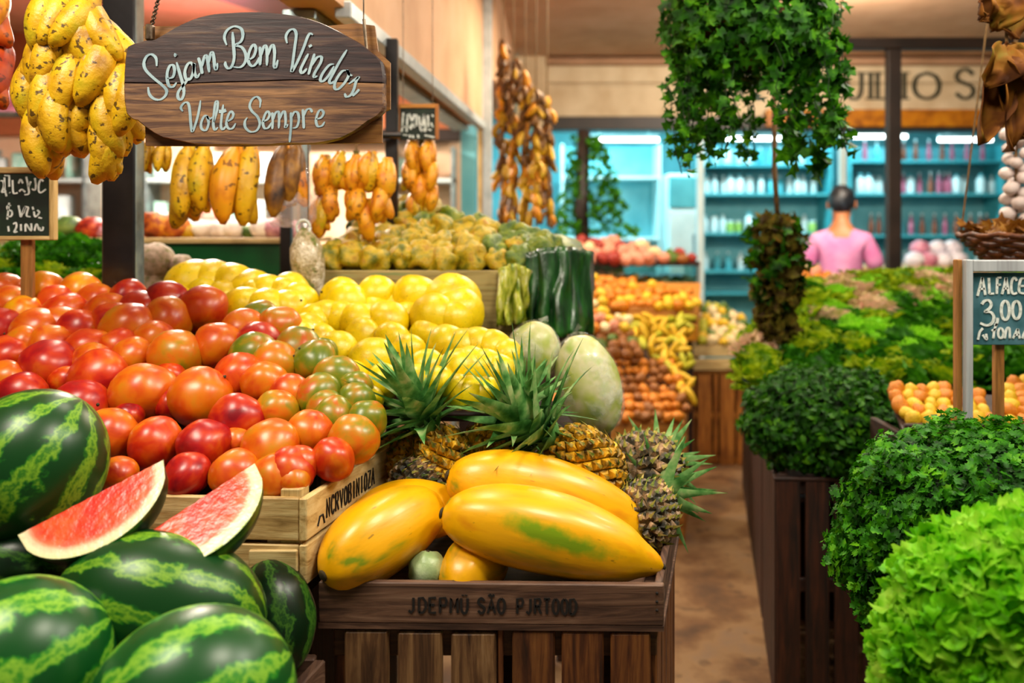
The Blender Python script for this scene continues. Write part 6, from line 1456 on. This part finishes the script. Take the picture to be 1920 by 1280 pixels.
# ================================================================== person in the pink shirt
def skin_mesh(name, m, nodes_, edges, root, parent, sub=2):
    """one continuous surface grown round connected joints; nodes_: (x, y, z, rx, ry)"""
    me = bpy.data.meshes.new(name); me.from_pydata([n[:3] for n in nodes_], edges, []); me.materials.append(m)
    o = bpy.data.objects.new(name, me); COL.objects.link(o); o.parent = parent
    sk = o.modifiers.new('skin', 'SKIN'); sk.use_smooth_shade = True
    if not me.skin_vertices: 
        bpy.context.view_layer.objects.active = o; bpy.ops.mesh.customdata_skin_add()
    for i, n in enumerate(nodes_):
        sv = me.skin_vertices[0].data[i]; sv.radius = (n[3], n[4] if len(n) > 4 else n[3]); sv.use_root = (i == root)
    ss = o.modifiers.new('subdivision', 'SUBSURF'); ss.levels = sub; ss.render_levels = sub
    return o
PYY = 6.35
pc = at(1577, 500, PYY)
person = thing('person', 'person seen from behind in a pink short-sleeved shirt, head bowed over the far stall', 'person', M=Matrix.Translation((pc.x, PYY, 0)) @ Matrix.Rotation(-.42, 4, 'Z'))
skinm = mat('skin', ['9a5a34', 'b87448', 'c48256'], 8, .5, sss=.1); shirt = mat('pink_shirt', ['d070ac', 'dc8cc0', 'e6a4cc'], 5, .8, bmp=.4, bscale=14, bdist=.02)
trous = mat('trousers', ['1c2030', '2c3244'], 12, .8); hairm = mat('hair', ['06080c', '14181e', '28303a'], 40, .4, stretch=(1, 1, .2), bmp=.5)
# local axes: +Y is the way the person faces, X to the person's right hand side
body = [(0, 0, .98, .13, .10), (0, 0, 1.16, .13, .10), (0, .0, 1.34, .15, .11), (0, .015, 1.50, .12, .09), (0, .04, 1.60, .055, .055), (0, .075, 1.68, .075, .085), (0, .10, 1.76, .085, .10), (0, .10, 1.83, .06, .07),
        (.165, .01, 1.465, .06, .06), (.225, .0, 1.33, .05, .05), (.25, .02, 1.18, .042, .042), (.235, .14, 1.13, .038, .036), (.20, .26, 1.16, .028, .026),
        (-.165, .01, 1.465, .06, .06), (-.225, .0, 1.33, .05, .05), (-.25, .02, 1.18, .042, .042), (-.235, .14, 1.13, .038, .036), (-.20, .26, 1.16, .028, .026),
        (.10, 0, .88, .095, .09), (.105, .01, .50, .062, .062), (.105, -.01, .12, .042, .045), (.11, .10, .045, .045, .035),
        (-.10, 0, .88, .095, .09), (-.105, .01, .50, .062, .062), (-.105, -.01, .12, .042, .045), (-.11, .10, .045, .045, .035)]
be = [(0,1),(1,2),(2,3),(3,4),(4,5),(5,6),(6,7),(3,8),(8,9),(9,10),(10,11),(11,12),(3,13),(13,14),(14,15),(15,16),(16,17),(0,18),(18,19),(19,20),(20,21),(0,22),(22,23),(23,24),(24,25)]
for s, wrist in ((1, 12), (-1, 17)):              # palm and five fingers
    base = len(body); wx, wy, wz = body[wrist][:3]
    body.append((wx - s * .02, wy + .045, wz - .005, .030, .016)); be.append((wrist, base))
    for k, (dx, L) in enumerate(((-.024, .062), (-.008, .072), (.008, .068), (.024, .054))):
        i = len(body); body += [(wx - s * .02 + dx, wy + .085, wz - .012, .0095, .0095), (wx - s * .02 + dx * 1.1, wy + .085 + L * .5, wz - .03, .0085, .0085), (wx - s * .02 + dx * 1.1, wy + .08 + L * .75, wz - .055, .007, .007)]
        be += [(base, i), (i, i + 1), (i + 1, i + 2)]
    i = len(body); body += [(wx - s * .055, wy + .05, wz + .0, .010, .010), (wx - s * .066, wy + .085, wz - .02, .008, .008)]; be += [(base, i), (i, i + 1)]
skin_mesh('body', skinm, body, be, 0, person)
sh = [(0, 0, .98, .155, .125), (0, 0, 1.16, .15, .12), (0, .0, 1.34, .172, .13), (0, .012, 1.49, .14, .105), (0, .03, 1.56, .075, .075), (.16, .01, 1.462, .08, .08), (.226, .0, 1.335, .074, .072), (.245, .01, 1.25, .072, .068), (-.16, .01, 1.462, .08, .08), (-.226, .0, 1.335, .074, .072), (-.245, .01, 1.25, .072, .068)]
skin_mesh('shirt', shirt, sh, [(0,1),(1,2),(2,3),(3,4),(3,5),(5,6),(6,7),(3,8),(8,9),(9,10)], 0, person)
tr = [(0, 0, 1.0, .14, .115), (.10, 0, .86, .108, .105), (.105, .01, .50, .078, .078), (.105, -.01, .10, .065, .07), (-.10, 0, .86, .108, .105), (-.105, .01, .50, .078, .078), (-.105, -.01, .10, .065, .07)]
skin_mesh('trousers', trous, tr, [(0,1),(1,2),(2,3),(0,4),(4,5),(5,6)], 0, person)
# head details: hair cap, ears, face
build(MB().ball((0, .085, 1.765), (.098, .118, .125), 24, 16, M=Matrix.Rotation(-.35, 3, 'X'), fn=lambda d: (1.0 + .03 * noise.noise(d * 6)) * (1 if d.z > -.25 or d.y < -.2 else .84)), 'hair', hairm, person, True, Matrix())
for s in (1, -1):
    build(MB().ball((s * .094, .095, 1.735), (.014, .028, .036), 12, 8), 'ear', skinm, person, True, Matrix())
    build(MB().ball((s * .033, .185, 1.735), (.013, .009, .009), 10, 7), 'eye', mat('eye_white', 'd8d0c8', 1, .3), person, True, Matrix())
build(MB().ball((0, .205, 1.70), (.017, .022, .026), 12, 8), 'nose', skinm, person, True, Matrix())
build(MB().ball((0, .185, 1.662), (.026, .010, .008), 12, 8), 'mouth', mat('lips', '8a4438', 1, .5), person, True, Matrix())
